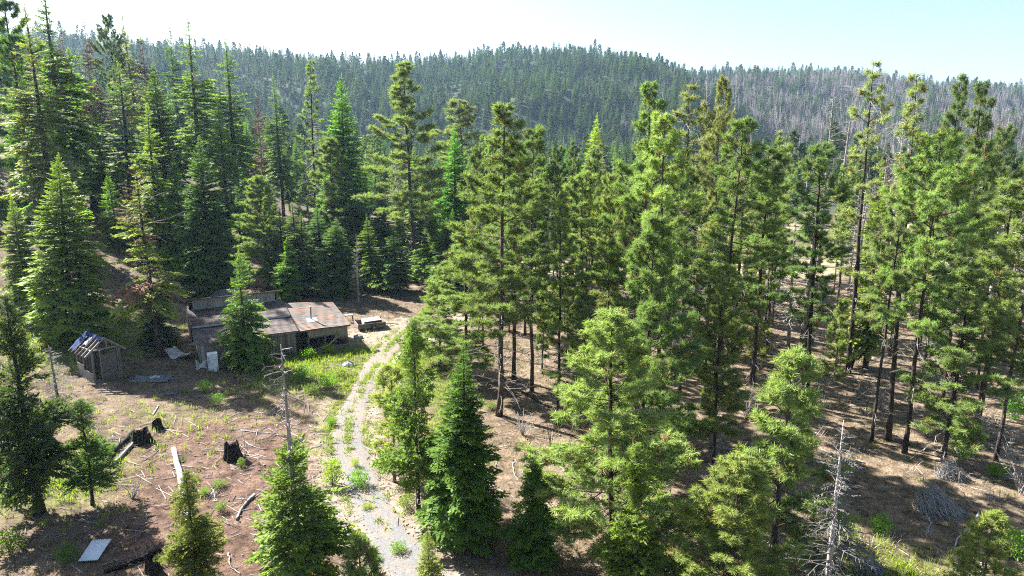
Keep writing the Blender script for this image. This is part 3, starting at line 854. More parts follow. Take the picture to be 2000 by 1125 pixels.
# ------------------------------------------------------------------ the cabin
CO = Vector((-28.3, 58.8, 0.0)); CO.z = min(tz(-28, 59.5), tz(-21, 64)) - 0.05
cabin = empty('cabin', CO, 'long weathered brown cabin with a patchy maroon and rust roof', 'cabin', rz=R(30))
G0 = -0.5                                   # siding starts below the ground line
def planks(u0, u1, v0, v1, zlo, ztop, w, mat, name='plank', t=0.035, skip=lambda s: False, gap=0.02):
    """upright boards from (u0,v0) to (u1,v1); ztop(s) gives the top height"""
    L = math.hypot(u1 - u0, v1 - v0); n = max(1, int(round(L / w)))
    dx, dy = (u1 - u0) / L, (v1 - v0) / L
    nv = Vector((-dy, dx, 0))
    for i in range(n):
        s = (i + 0.5) / n
        if skip(s): continue
        c = Vector((u0 + (u1 - u0) * s, v0 + (v1 - v0) * s, 0)) + nv * RB.uniform(-0.012, 0.012)
        zl = zlo(s) if callable(zlo) else zlo
        zt = (ztop(s) if callable(ztop) else ztop) + RB.uniform(-0.015, 0.0)
        beam(name, c + Vector((0, 0, zl)), c + Vector((0, 0, zt)), L / n - gap, t, mat, cabin, up=nv)
def courses(u0, u1, zf, v0, v1, n, segs, mat, t=0.035, name='shingle_course'):
    """overlapping rows from the eave (v0) up to v1; zf(u, v) gives the height"""
    for i in range(n):
        va = v0 + (v1 - v0) * i / n; vb = v0 + (v1 - v0) * (i + 1.18) / n
        cuts = [u0] + sorted(u0 + (u1 - u0) * (k + RB.uniform(-.28, .28)) / segs for k in range(1, segs)) + [u1]
        for a, b in zip(cuts[:-1], cuts[1:]):
            um = (a + b) / 2
            pa = Vector((um, va, zf(um, va) + 0.03 + RB.uniform(0, 0.012))); pb = Vector((um, vb, zf(um, vb) + 0.004))
            slope_u = (zf(b, va) - zf(a, va)) / (b - a)
            X = (pb - pa); Y = Vector((-(b - a - 0.012), 0, -slope_u * (b - a)))
            Zv = X.normalized().cross(Y.normalized())
            M = Matrix((X, Y, Zv * t)).transposed().to_4x4(); M.translation = (pa + pb) / 2
            o = obj(name, cube_mesh(mat), None, cabin); o.matrix_local = M
# main wing
zlow = lambda u, v: 2.30 + 0.20 * v - 0.03 * math.sin(u * 0.7)
zup = lambda u, v: 3.16 + 0.19 * (v - 3.35)
courses(0, 9.0, zlow, 0.0, 3.6, 16, 5, M_SHINGLE)
courses(0.0, 9.0, zup, 3.30, 7.45, 18, 5, M_SHINGLE)
beam('fascia', (0, 3.28, 3.10), (9.0, 3.28, 3.10), 0.03, 0.16, M_TRIM, cabin)
beam('eave_board', (0.02, 0.05, 2.235), (8.98, 0.05, 2.235), 0.04, 0.13, M_OLDW, cabin)
for u in (0.03, 8.97):
    beam('barge_board', (u, 0.0, 2.22), (u, 3.5, 2.92), 0.04, 0.14, M_OLDW, cabin); beam('barge_board', (u, 3.3, 3.06), (u, 7.4, 3.84), 0.04, 0.14, M_OLDW, cabin)
planks(0.30, 8.75, 0.40, 0.40, G0, 2.33, 0.24, M_SIDE)
planks(0.30, 0.30, 7.3, 0.95, G0, lambda s: 2.30 + 0.20 * (7.3 - 6.35 * s) if 7.3 - 6.35 * s < 3.3 else 3.1 + 0.19 * (7.3 - 6.35 * s - 3.35), 0.3, M_SIDE)
planks(8.78, 8.78, 0.45, 7.3, G0, lambda s: min(2.3 + 0.2 * (0.45 + 6.85 * s), 3.4), 0.3, M_SIDE)
beam('corner_board', (0.27, 0.66, G0), (0.27, 0.66, 2.32), 0.6, 0.05, M_PALEB, cabin, up=(-1, 0, 0))
beam('corner_board', (0.52, 0.36, G0), (0.52, 0.36, 2.28), 0.3, 0.045, M_PALEB, cabin, up=(0, -1, 0))
beam('sill_beam', (0.3, 0.36, 0.02), (8.75, 0.36, 0.02), 0.05, 0.2, M_DARKIN, cabin)
beam('gutter_stub', (-0.55, 0.6, 2.22), (0.2, 0.6, 2.22), 0.1, 0.1, M_METAL, cabin)
# clerestory and the rear roof
ztop = lambda s: 4.86 + 0.02 * math.sin(5 * s)
planks(0.55, 8.4, 7.30, 7.30, 3.55, ztop, 0.23, M_GREYB)
beam('wall_flashing', (0.5, 7.22, 3.97), (8.45, 7.22, 3.97), 0.03, 0.07, M_TRIM, cabin)
zrear = lambda u, v: 4.98 - 0.27 * (v - 7.0)
courses(0.0, 8.9, lambda u, v: zrear(u, v), 11.0, 7.0, 14, 4, M_SHINGLE)
beam('ridge_board', (0.0, 6.97, 4.96), (8.9, 6.97, 4.96), 0.06, 0.12, solid('brown_trim', [(0.3, (0.07, 0.04, 0.03)), (0.7, (0.15, 0.09, 0.065))], (1, 1, 1), 0.8, 1.0, 0.2), cabin)
planks(0.2, 0.2, 11.0, 7.25, G0, lambda s: zrear(0, 11.0 - 3.75 * s) - 0.05, 0.3, M_OLDW)
planks(8.7, 8.7, 8.2, 11.0, G0, lambda s: zrear(0, 8.2 + 2.8 * s) - 0.05, 0.3, M_SIDE)
planks(0.2, 8.7, 11.0, 11.0, G0, lambda s: zrear(0, 11.0) - 0.05, 0.35, M_SIDE)
beam('post', (8.66, 7.35, 3.4), (8.66, 7.35, 4.9), 0.12, 0.12, M_OLDW, cabin)
# tarp tented over the rear roof
tu, tv = 3.2, 9.0
Vt = [(tu - 1.5, tv - 0.6, zrear(0, tv - .6) + .06), (tu + 0.1, tv - 0.5, zrear(0, tv) + 0.95), (tu + 2.0, tv - 0.3, zrear(0, tv) + 1.0), (tu + 2.2, tv + 1.6, zrear(0, tv + 1.6) + 0.08), (tu - 1.4, tv + 1.6, zrear(0, tv + 1.6) + 0.06), (tu + 2.1, tv - 0.6, zrear(0, tv - .6) + 0.06)]
Ft = [(0, 1, 4), (1, 2, 3), (1, 3, 4), (2, 5, 3), (0, 5, 2), (0, 2, 1)]
obj('tarp', new_mesh('tarp', np.array(Vt), [tuple(f) for f in Ft]), M_SLATE, cabin)
# right wing: lower, twisted, rust streaked roof over an open front
zr = lambda u, v: 2.32 + (0.225 - 0.016 * (u - 9.1)) * v + 0.02 * math.sin(u * 1.3 + v)
courses(9.06, 14.1, zr, -0.15, 6.3, 27, 4, M_RUSTY)
beam('barge_board', (9.05, 0.0, 2.36), (9.05, 6.2, 3.78), 0.05, 0.12, M_DARKIN, cabin)
beam('barge_board', (14.08, 0.0, 2.22), (14.08, 6.2, 3.2), 0.05, 0.14, M_OLDW, cabin)
beam('eave_board', (9.1, -0.1, 2.22), (14.05, -0.1, 2.22), 0.05, 0.12, M_OLDW, cabin)
for u, w in ((9.95, 0.16), (11.55, 0.1), (12.5, 0.1), (13.75, 0.14)):
    beam('post', (u, 0.3, G0), (u, 0.3, 2.24), w, w, M_OLDW, cabin, up=(0, -1, 0))
for i, z in enumerate((1.55, 1.76, 1.98)):
    beam('wall_board', (9.95, 0.22, z), (13.8, 0.22, z + RB.uniform(-.03, .03)), 0.035, 0.2, M_SIDE, cabin)
for i, z in enumerate((1.0, 1.2, 1.38)):
    beam('wall_board', (12.5, 0.23, z), (13.8, 0.23, z + RB.uniform(-.05, .02)), 0.035, 0.19, M_OLDW, cabin)
beam('brace', (11.5, 0.12, 0.25), (12.7, 0.12, 1.15), 0.05, 0.14, M_PALEB, cabin)
beam('rail', (9.9, 0.16, 1.42), (12.9, 0.16, 1.44), 0.05, 0.1, M_OLDW, cabin)
beam('rail', (10.9, 0.05, 0.32), (11.9, 0.05, 0.46), 0.05, 0.1, M_PALEB, cabin)
beam('wall_board', (9.95, 0.24, 0.1), (13.8, 0.24, 0.12), 0.04, 0.34, M_SIDE, cabin)
planks(13.78, 13.78, 0.35, 6.0, G0, lambda s: zr(14, 0.35 + 5.65 * s) - 0.06, 0.3, M_SIDE)
planks(9.1, 13.75, 6.1, 6.1, G0, lambda s: zr(9.1 + 4.6 * s, 6.0) - 0.06, 0.3, M_SIDE)
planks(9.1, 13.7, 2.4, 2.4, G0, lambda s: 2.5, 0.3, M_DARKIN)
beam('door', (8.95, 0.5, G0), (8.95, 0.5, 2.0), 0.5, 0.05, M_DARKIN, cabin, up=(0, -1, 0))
# stove pipe through a pale flashing sheet
pu, pv_ = 10.75, 2.15
pz = zr(pu, pv_)
pa = Acc(); pa.tube([(0, 0, -0.1), (0, 0, 0.6), (0, 0, 1.25)], [0.085, 0.085, 0.085], 10); pa.tube([(0, 0, 1.2), (0, 0, 1.3)], [0.13, 0.10], 10)
obj('stove_pipe', pa.mesh('stove_pipe', True), M_METAL, cabin, (pu, pv_, pz))
o = obj('pipe_flashing', cube_mesh(M_WHITE), None, cabin)
Xf = Vector((0, 0.85, 0.85 * 0.2)); Yf = Vector((-0.95, 0.05, 0)); Zf = Xf.normalized().cross(Yf.normalized())
Mf = Matrix((Xf, Yf, Zf * 0.03)).transposed().to_4x4(); Mf.translation = Vector((pu + 0.02, pv_ - 0.33, zr(pu, pv_ - 0.33) + 0.075)); o.matrix_local = Mf

# ------------------------------------------------------------------ the little shed frame
M_SHEDW = solid('shed_timber', [(0.25, (0.11, 0.098, 0.088)), (0.5, (0.20, 0.185, 0.17)), (0.8, (0.30, 0.28, 0.26))], (5, 5, 0.8), 0.9, 1.0, 0.35, 0.3, coord='Position')
M_SHEDP = solid('shed_panel', [(0.25, (0.075, 0.065, 0.056)), (0.5, (0.13, 0.115, 0.10)), (0.8, (0.20, 0.18, 0.16))], (1.2, 1.2, 5), 0.85, 1.0, 0.2, 0.1, coord='Position')
SO = Vector((-34.4, 53.5, 0)); SO.z = tz(-34.6, 54.2) - 0.02
fa = math.atan2(0.80, 0.60)
shed = empty('shed', SO, 'small open framed shed with bare rafters and torn blue tarp', 'shed', rz=fa)
SW, SL, SH, SA = 2.1, 3.0, 2.7, 3.6          # width, length (towards +y local), wall height, apex
zb = -0.3
for (u, v) in ((0, 0), (SW, 0), (0, SL), (SW, SL)):
    beam('corner_post', (u, v, zb), (u, v, SH), 0.12, 0.12, M_OLDW, shed, up=(0, -1, 0))
for u in (0.62, 1.95):
    beam('stud', (u, 0, zb), (u, 0, SH - .05), 0.08, 0.09, M_SHEDW, shed, up=(0, -1, 0))
for i in range(1, 5):
    v = SL * i / 5
    beam('stud', (0, v, zb), (0, v, SH), 0.09, 0.07, M_OLDW, shed, up=(0, -1, 0)); beam('stud', (SW, v, zb), (SW, v, SH), 0.09, 0.07, M_OLDW, shed, up=(0, -1, 0))
for (a, b) in (((0, 0), (SW, 0)), ((0, 0), (0, SL)), ((SW, 0), (SW, SL)), ((0, SL), (SW, SL))):
    beam('top_plate', (a[0], a[1], SH + 0.04), (b[0], b[1], SH + 0.04), 0.1, 0.09, M_SHEDW, shed)
    beam('bottom_plate', (a[0], a[1], 0.1), (b[0], b[1], 0.1), 0.11, 0.2, M_SHEDW, shed)
beam('front_panel', (1.22, -0.08, 0.02), (1.22, -0.08, 2.3), 1.2, 0.03, M_SHEDP, shed, up=(0, -1, 0))
beam('front_panel', (2.05, -0.07, 0.0), (2.05, -0.07, 0.55), 0.5, 0.03, M_SHEDP, shed, up=(0, -1, 0))
for i, z in enumerate((0.3, 0.52, 0.74)):
    beam('side_board', (-0.07, 0.05, z), (-0.07, SL - .2, z + 0.02), 0.03, 0.2, M_SHEDW, shed)
beam('side_board', (-0.09, SL * 0.55, 1.0), (-0.09, SL - .1, 1.05), 0.03, 0.5, M_PALEB, shed)
beam('ridge_beam', (SW / 2, -0.15, SA), (SW / 2, SL + 0.15, SA), 0.06, 0.16, M_SHEDW, shed)
ov = 0.55
dz = (SA - SH) / (SW / 2)
for i in range(6):
    v = -0.05 + (SL + 0.1) * i / 5
    for sgn in (-1, 1):
        e = (SW / 2 + sgn * (SW / 2 + ov), v, SH - dz * ov + 0.1)
        beam('rafter', (SW / 2, v, SA + 0.06), e, 0.06 if i else 0.09, 0.13, M_SHEDW if i < 2 else M_OLDW, shed)
for u in (0.5, 1.2, 1.85):
    beam('gable_stud', (u, 0.0, SH + .08), (u, 0.0, SA - abs(u - SW / 2) * dz - 0.02), 0.07, 0.07, M_SHEDW, shed, up=(0, -1, 0))
def draped(pts_u, pts_v, zf, mat, name, parent, jag=0.06, seed=1, label=None):
    rr = np.random.default_rng(seed)
    U, Vv = np.meshgrid(pts_u, pts_v); n0, n1 = U.shape
    U = U + rr.normal(0, jag, U.shape); Vv = Vv + rr.normal(0, jag, U.shape)
    Zz = np.array([[zf(a, b) for a, b in zip(r1, r2)] for r1, r2 in zip(U, Vv)]) + rr.normal(0, 0.03, U.shape)
    k = (np.arange(n0 - 1)[:, None] * n1 + np.arange(n1 - 1)[None, :]).ravel()
    Q = np.stack([k, k + 1, k + n1 + 1, k + n1], -1).astype(np.int32)
    o = obj(name, new_mesh(name, np.stack([U.ravel(), Vv.ravel(), Zz.ravel()], -1), Q, None, True), mat, parent)
    md = o.modifiers.new('thick', 'SOLIDIFY'); md.thickness = 0.012
    return o
roofz = lambda u, v: SA + 0.16 - abs(u - SW / 2) * dz
draped(np.linspace(SW / 2 - 0.4, SW / 2 + 0.55, 8), np.linspace(-0.1, SL + 0.25, 14), roofz, M_BLUE, 'tarp_strip', shed, 0.035, 2)
draped(np.linspace(-0.45, 0.75, 8), np.linspace(SL * 0.72, SL + 0.2, 8), roofz, M_BLUE, 'tarp_strip', shed, 0.05, 3)
draped(np.linspace(SW / 2 + .3, SW + 0.5, 8), np.linspace(0.1, SL + 0.1, 12), roofz, M_BLUE, 'tarp_strip', shed, 0.06, 4)
draped(np.linspace(0.15, 0.7, 5), np.linspace(SL * 0.45, SL * .62, 5), roofz, M_SHEET, 'torn_scrap', shed, 0.05, 5)
planks_back = [beam('back_board', (SW * (i + .5) / 8, SL + 0.08, zb), (SW * (i + .5) / 8, SL + 0.08, SH), 0.26, 0.03, M_OLDW, shed, up=(0, 1, 0)) for i in range(8)]

# ------------------------------------------------------------------ the box trailer
p = G(723, 640)
box = empty('trailer', p, 'old low sided wooden box trailer with a pale panel lying in it', 'trailer', rz=R(24))
BL, BW, BH = 3.0, 2.1, 0.62
beam('floor', (-BL / 2, 0, 0.22), (BL / 2, 0, 0.22), BW, 0.05, M_OLDW, box)
for sy in (-1, 1):
    for z in (0.36, 0.62):
        beam('side_board', (-BL / 2, sy * BW / 2, z), (BL / 2, sy * BW / 2, z), 0.05, 0.25, M_OLDW, box)
for sx in (-1, 1):
    for z in (0.36, 0.62):
        beam('end_board', (sx * BL / 2, -BW / 2, z), (sx * BL / 2, BW / 2, z), 0.05, 0.25, M_OLDW, box)
for sx in (-1, 0, 1):
    for sy in (-1, 1):
        beam('stake', (sx * (BL / 2 - .1), sy * (BW / 2 + 0.05), 0.1), (sx * (BL / 2 - .1), sy * (BW / 2 + 0.05), 0.82), 0.08, 0.06, M_OLDW, box, up=(0, 1, 0))
beam('panel', (-0.75, 0.1, 0.86), (1.15, 0.1, 0.94), 1.6, 0.04, M_PALEB, box)
beam('panel', (-0.75, -0.68, 0.30), (-0.75, 0.9, 0.30), 0.04, 1.05, M_PALEB, box)
beam('drawbar', (BL / 2, 0, 0.25), (BL / 2 + 1.7, 0.25, 0.12), 0.09, 0.09, M_METAL, box)
for sy in (-1, 1):
    wa = Acc(); wa.tube([(0, sy * (BW / 2 + 0.1), 0.3), (0, sy * (BW / 2 + 0.28), 0.3)], [0.32, 0.32], 16)
    wh = obj('wheel', wa.mesh('wheel', False), M_DARKIN, box, (0.15, 0, -0.02))
    wr_ = Acc(); wr_.tube([(0, sy * (BW / 2 + 0.2), 0.3), (0, sy * (BW / 2 + 0.29), 0.3)], [0.17, 0.16], 12); obj('rim', wr_.mesh('rim', False), M_METAL, wh)

# ------------------------------------------------------------------ white appliance, bucket, sheets
p = G(417, 722)
fr = empty('refrigerator', p, 'white old refrigerator standing outside the cabin corner', 'refrigerator', rz=R(28))
beam('body', (0, 0, 0.02), (0, 0, 1.52), 0.82, 0.7, M_WHITE, fr, up=(0, 1, 0))
beam('door', (0, -0.385, 0.08), (0, -0.385, 1.0), 0.8, 0.05, M_WHITE, fr, up=(0, 1, 0))
beam('freezer_door', (0, -0.385, 1.03), (0, -0.385, 1.5), 0.8, 0.05, M_WHITE, fr, up=(0, 1, 0))
for dn, za, zb_ in (('door', 0.62, 0.95), ('freezer_door', 1.08, 1.28)):
    hd = beam('handle', (-0.33, -0.44, za), (-0.33, -0.44, zb_), 0.03, 0.04, M_METAL, fr, up=(0, 1, 0))
    dpar = [c for c in fr.children if c.name.split('.')[0] == dn][0]
    Mh = dpar.matrix_basis.inverted() @ hd.matrix_basis
    hd.parent = dpar; hd.matrix_basis = Mh
p = G(422, 727)
bk = Acc(); bk.tube([(0, 0, 0), (0, 0, 0.18), (0, 0, 0.36)], [0.13, 0.15, 0.165], 14)
b_ = empty('bucket', p, 'small white plastic bucket in front of the refrigerator', 'bucket')
obj('shell', bk.mesh('shell', True), M_WHITE, b_); rim = Acc(); rim.tube([(0, 0, 0.34), (0, 0, 0.375)], [0.18, 0.18], 14); obj('rim', rim.mesh('rim', False), M_SHEET, b_)

def crumple(name, px, py, sx, sy, h, mat, label, cat, rz=0.0, seed=1, curve=0.0, n=16):
    """a crumpled sheet lying on the ground, with thickness"""
    rr = np.random.default_rng(seed)
    p = G(px, py)
    U, V = np.meshgrid(np.linspace(-.5, .5, n), np.linspace(-.5, .5, n))
    ph = rr.uniform(0, 6, 6)
    Zl = h * (0.5 + 0.5 * np.sin(U * 7 + ph[0] + 2 * np.sin(V * 5 + ph[1]))) * (0.5 + 0.5 * np.cos(V * 8 + ph[2])) + rr.normal(0, h * 0.08, U.shape) + curve * (U ** 2) * 4
    e = 1 + 0.12 * np.sin(np.arctan2(V, U) * 5 + ph[3])
    X = U * sx * e; Y = V * sy * e
    c, s = math.cos(rz), math.sin(rz)
    wx, wy = X * c - Y * s, X * s + Y * c
    Zw = terrain(wx + p.x, wy + p.y) - p.z + 0.03 + np.maximum(Zl, 0)
    k = (np.arange(n - 1)[:, None] * n + np.arange(n - 1)[None, :]).ravel()
    Q = np.stack([k, k + 1, k + n + 1, k + n], -1).astype(np.int32)
    o = obj(name, new_mesh(name, np.stack([wx.ravel(), wy.ravel(), Zw.ravel()], -1), Q, None, True), mat, None, p)
    md = o.modifiers.new('thick', 'SOLIDIFY'); md.thickness = 0.02
    return tag(o, label, cat)
crumple('tarp', 352, 697, 2.6, 1.5, 0.25, M_SHEET, 'off white tarp sagging beside the left cabin wall', 'tarp', R(-20), 3, 0.55)
crumple('plastic_sheet', 394, 716, 0.9, 1.7, 0.55, M_SHEET, 'bulging white plastic sheet beside the refrigerator', 'plastic sheet', R(25), 4)
crumple('tarp', 300, 741, 3.0, 1.7, 0.10, M_SLATE, 'grey blue scrap tarp flat on the ground right of the shed', 'tarp', R(10), 5)
crumple('plastic_scrap', 303, 738, 0.8, 0.4, 0.12, M_SHEET, 'white scrap lying on the grey blue tarp', 'scrap', R(40), 6)
crumple('plastic_scrap', 335, 770, 0.8, 0.5, 0.15, M_SLATE, 'pale blue scrap in the shade below the refrigerator', 'scrap', R(10), 8)
crumple('plastic_scrap', 122, 803, 1.0, 0.6, 0.15, M_SHEET, 'white scrap beside the broken grey trunk', 'scrap', R(20), 9)
# corrugated sheet on the ground, lower left
p = G(187, 1082)
n = 40
Uc, Vc = np.meshgrid(np.linspace(-.5, .5, n), np.linspace(-.5, .5, 3))
zc = 0.02 * np.sin(Uc * 2 * math.pi * 9) + 0.12
c_, s_ = math.cos(R(6)), math.sin(R(6))
xw, yw = Uc * 0.92 * c_ - Vc * 1.5 * s_, Uc * 0.92 * s_ + Vc * 1.5 * c_
kk = (np.arange(2)[:, None] * n + np.arange(n - 1)[None, :]).ravel()
sheet = obj('metal_sheet', new_mesh('metal_sheet', np.stack([xw.ravel(), yw.ravel(), (zc + 0.18 * (Vc + 0.5) + terrain(xw + p.x, yw + p.y) - p.z).ravel()], -1), np.stack([kk, kk + 1, kk + n + 1, kk + n], -1).astype(np.int32), None, True), M_WHITE, None, p)
sheet.modifiers.new('thick', 'SOLIDIFY').thickness = 0.01
tag(sheet, 'square pale corrugated sheet lying in the lower left shade', 'metal sheet')

# ------------------------------------------------------------------ stumps, logs, sticks, planks, stones
def stump(px, py, r, h, label, seed, mat=M_CHAR, hollow=True):
    rr = np.random.default_rng(seed)
    p = G(px, py); n = 28; rows = 7
    an = np.arange(n) / n * 6.283
    lob = 1 + 0.16 * np.sin(an * 5 + rr.uniform(0, 6)) + 0.10 * np.sin(an * 9 + rr.uniform(0, 6))
    topj = h * (0.85 + 0.14 * np.sin(an * 2 + rr.uniform(0, 6)) + 0.06 * np.sin(an * 5 + rr.uniform(0, 6)) + rr.uniform(-0.05, 0.05, n))
    V = []
    for i in range(rows):
        t = i / (rows - 1)
        rad = r * lob * (1.0 + 0.55 * (1 - t) ** 3) * (1 - 0.18 * t)
        V.append(np.stack([np.cos(an) * rad, np.sin(an) * rad, -0.25 + (topj + .25) * t], -1))
    V.append(np.stack([np.cos(an) * r * 0.62 * lob, np.sin(an) * r * 0.62 * lob, topj * 0.85], -1))
    V.append(np.stack([np.cos(an) * r * 0.4, np.sin(an) * r * 0.4, np.full(n, h * 0.3)], -1))
    V = np.concatenate(V); m = rows + 2
    k = np.arange(m - 1)[:, None] * n + np.arange(n)[None, :]; k2 = np.arange(m - 1)[:, None] * n + (np.arange(n)[None, :] + 1) % n
    Q = [(int(a), int(b), int(b) + n, int(a) + n) for a, b in zip(k.ravel(), k2.ravel())] + [tuple(range((m - 1) * n, m * n))]
    return tag(obj('stump', new_mesh('stump', V, Q), mat, None, p), label, 'stump')
stump(455, 896, 0.45, 1.2, 'large black charred stump on the red soil above the dead topped fir', 1)
stump(278, 862, 0.6, 0.8, 'wide black burnt out stump in the shade below the shed', 2)
stump(308, 838, 0.34, 0.7, 'small black stump behind the wide burnt stump', 3)
stump(300, 1118, 0.3, 1.0, 'reddish charred stump beside the yellow green young cedar', 6, M_CHAR)
def log(a, b, r0, r1, mat, label, seed, cat='log', name='log', wav=0.12, stubs=4, lift=0.0, n=12):
    rr = np.random.default_rng(seed)
    A = G(*a); B = G(*b)
    t = np.linspace(0, 1, n)
    L = math.hypot(B.x - A.x, B.y - A.y)
    x = A.x + (B.x - A.x) * t; y = A.y + (B.y - A.y) * t
    px_, py_ = -(B.y - A.y) / L, (B.x - A.x) / L
    w = wav * np.sin(t * 3.5 + rr.uniform(0, 3)) + rr.normal(0, wav * 0.12, n)
    x = x + px_ * w; y = y + py_ * w
    rad = (r0 + (r1 - r0) * t) * (1 + rr.normal(0, 0.05, n))
    z = terrain(x, y) + rad * 0.75 + lift * np.sin(t * math.pi)
    ac = Acc(); ac.tube(np.stack([x, y, z], -1) - np.array([A.x, A.y, A.z]), rad, 10 if r0 > 0.1 else 5)
    ob = obj(name, ac.mesh(name, True), mat, None, A)
    tag(ob, label, cat)
    for _ in range(stubs):
        i = rr.integers(2, n - 2); d = rr.normal(0, 1, 3); d[2] = abs(d[2]) * 0.6; d /= np.linalg.norm(d)
        st = Acc(); q = np.array([x[i] - A.x, y[i] - A.y, z[i] - A.z]); st.tube([q, q + d * rr.uniform(0.3, 0.9)], [rad[i] * .25 + .006, 0.006], 5)
        obj('branch_stub', st.mesh('branch_stub'), mat, ob)
    return ob
M_PALELOG = solid('bleached_log', [(0.3, (0.16, 0.15, 0.135)), (0.5, (0.32, 0.305, 0.285)), (0.8, (0.5, 0.485, 0.465))], (3, 3, 3), 0.85, 1.5, 0.2, 0.4)
log((332, 882), (392, 1060), 0.15, 0.24, M_PALELOG, 'long bleached white log lying down the slope', 1, wav=0.2)
log((258, 845), (206, 905), 0.13, 0.18, M_CHAR, 'half burnt dark log by the bare shrub stems', 2)
log((262, 860), (222, 915), 0.10, 0.13, M_DEAD, 'thin grey log lying along the half burnt log', 12)
log((312, 1078), (205, 1122), 0.14, 0.10, M_CHAR, 'thin black log above the bottom edge near the pale corrugated sheet', 3)
log((496, 968), (462, 1018), 0.10, 0.07, M_DEAD, 'forked grey root piece left of the dead topped fir', 4)
log((712, 1048), (758, 1070), 0.03, 0.02, M_PALELOG, 'pale curved stick lying across the gravel track', 5, 'stick', 'stick', 0.28, 0)
log((655, 1000), (690, 1022), 0.035, 0.02, M_PALELOG, 'bleached branch on the left verge of the gravel track', 6, 'branch', 'fallen_branch', 0.2, 5)
log((300, 812), (308, 793), 0.07, 0.05, M_PALELOG, 'short white broken limb above the small black stump', 7, 'branch', 'fallen_branch', 0.05, 3)
log((410, 958), (425, 980), 0.06, 0.03, M_PALELOG, 'white twisted root beside green weeds on the red soil', 8, 'branch', 'fallen_branch', 0.15, 6)
log((470, 842), (545, 846), 0.05, 0.02, M_PALELOG, 'pale pole lying right of the large charred stump', 9, 'pole', 'fallen_pole', 0.1, 2)
log((475, 862), (520, 880), 0.05, 0.03, M_PALELOG, 'crooked white branch near the large charred stump', 10, 'branch', 'fallen_branch', 0.2, 6)
log((1080, 905), (1115, 935), 0.06, 0.03, M_DEAD, 'grey forked branch on the bare slope above the lone small cedar', 11, 'branch', 'fallen_branch', 0.15, 5)
log((1085, 990), (1105, 1030), 0.05, 0.03, M_PALELOG, 'curved pale stick on the slope right of the lone small cedar', 13, 'stick', 'stick', 0.25, 2)
log((1000, 905), (1015, 940), 0.04, 0.02, M_DEAD, 'thin dead branch left of the lone small cedar', 14, 'branch', 'fallen_branch', 0.15, 4)
log((935, 785), (1010, 830), 0.09, 0.05, M_CHAR, 'dark fallen stem at the foot of the left end pines', 15, wav=0.2)
log((1010, 765), (1085, 800), 0.10, 0.06, M_CHAR, 'fallen black trunk lying across the stand floor', 16, wav=0.15)
log((1600, 880), (1690, 905), 0.07, 0.04, M_DEAD, 'grey fallen limb in the shade of the right bank', 17, 'branch', 'fallen_branch', 0.25, 5)
log((1800, 1010), (1822, 1055), 0.06, 0.03, M_PALELOG, 'white curved limb below the brush pile', 18, 'branch', 'fallen_branch', 0.3, 3)
log((1895, 1000), (1880, 1075), 0.07, 0.04, M_PALELOG, 'bleached crooked limb left of the bottom right young pine', 19, 'branch', 'fallen_branch', 0.35, 4)
log((1900, 1090), (1925, 1122), 0.06, 0.03, M_PALELOG, 'short white limb in front of the bottom right young pine', 20, 'branch', 'fallen_branch', 0.2, 3)
log((440, 1085), (475, 1122), 0.05, 0.03, M_DEAD, 'grey branch on the red soil at the bottom edge', 21, 'branch', 'fallen_branch', 0.2, 5)
# loose planks and the pallet
for (a, b, lab) in (((776, 692), (760, 722), 'long pale plank lying by the cedar beside the track'), ((781, 690), (768, 716), 'second grey plank lying beside the long pale plank')):
    A, B = G(*a), G(*b); e = empty('loose_plank', A, lab, 'plank')
    beam('board', (0, 0, 0.06), (B.x - A.x, B.y - A.y, B.z - A.z + 0.06), 0.24, 0.045, M_PALEB, e)
p = G(840, 668); e = empty('pallet', p, 'small weathered wooden pallet on the pale ground right of the trailer', 'pallet', rz=R(15))
for i in range(5): beam('slat', (-.5, -.4 + .2 * i, .13), (.5, -.4 + .2 * i, .13), .14, .025, M_GREYB, e)
for i in range(3): beam('bearer', (-.45 + .45 * i, -.45, .06), (-.45 + .45 * i, .45, .06), .08, .1, M_OLDW, e)
# old chair behind the right wing
p = G(682, 628); e = empty('side_table', p, 'small grey table standing behind the right cabin corner', 'table', rz=R(20))
beam('table_top', (-.45, 0, .78), (.45, 0, .78), .6, .05, M_GREYB, e)
for sx in (-.4, .4):
    for sy in (-.25, .25): beam('leg', (sx, sy, 0), (sx, sy, .76), .06, .06, M_OLDW, e, up=(0, 1, 0))

def stone(px, py, r, label, seed, mat=None):
    rr = np.random.default_rng(seed); p = G(px, py)
    n, m = 12, 7; V = []; ph = rr.uniform(0, 6, 4)
    for i in range(m + 1):
        for j in range(n):
            th, fi = math.pi * i / m, 6.283 * j / n
            k = r * (1 + 0.18 * math.sin(3 * fi + ph[0]) * math.sin(th * 2 + ph[1]) + 0.12 * math.sin(5 * fi + ph[2]) + rr.normal(0, 0.04))
            V.append((k * math.sin(th) * math.cos(fi) * 1.15, k * math.sin(th) * math.sin(fi), k * math.cos(th) * 0.7 + 0.2 * r))
    F = [(i * n + j, (i + 1) * n + j, (i + 1) * n + (j + 1) % n, i * n + (j + 1) % n) for i in range(m) for j in range(n)]
    return tag(obj('boulder', new_mesh('boulder', np.array(V), F), mat or M_STONE, None, p), label, 'rock')
stone(700, 660, 0.42, 'white boulder right of the open cabin wing', 1)
stone(672, 662, 0.35, 'pale boulder against the cabin front corner', 2)
stone(681, 715, 0.42, 'grey boulder in the weeds below the cabin', 3)
stone(655, 668, 0.28, 'small grey boulder under the right cabin eave', 4)
stone(1102, 1040, 0.2, 'dark boulder on the bare slope right of the small cedar', 6, M_CHAR)
stone(325, 836, 0.13, 'little white stone beside the small black stump', 7)
stone(735, 687, 0.25, 'pale stone in the weeds at the edge of the track', 8)
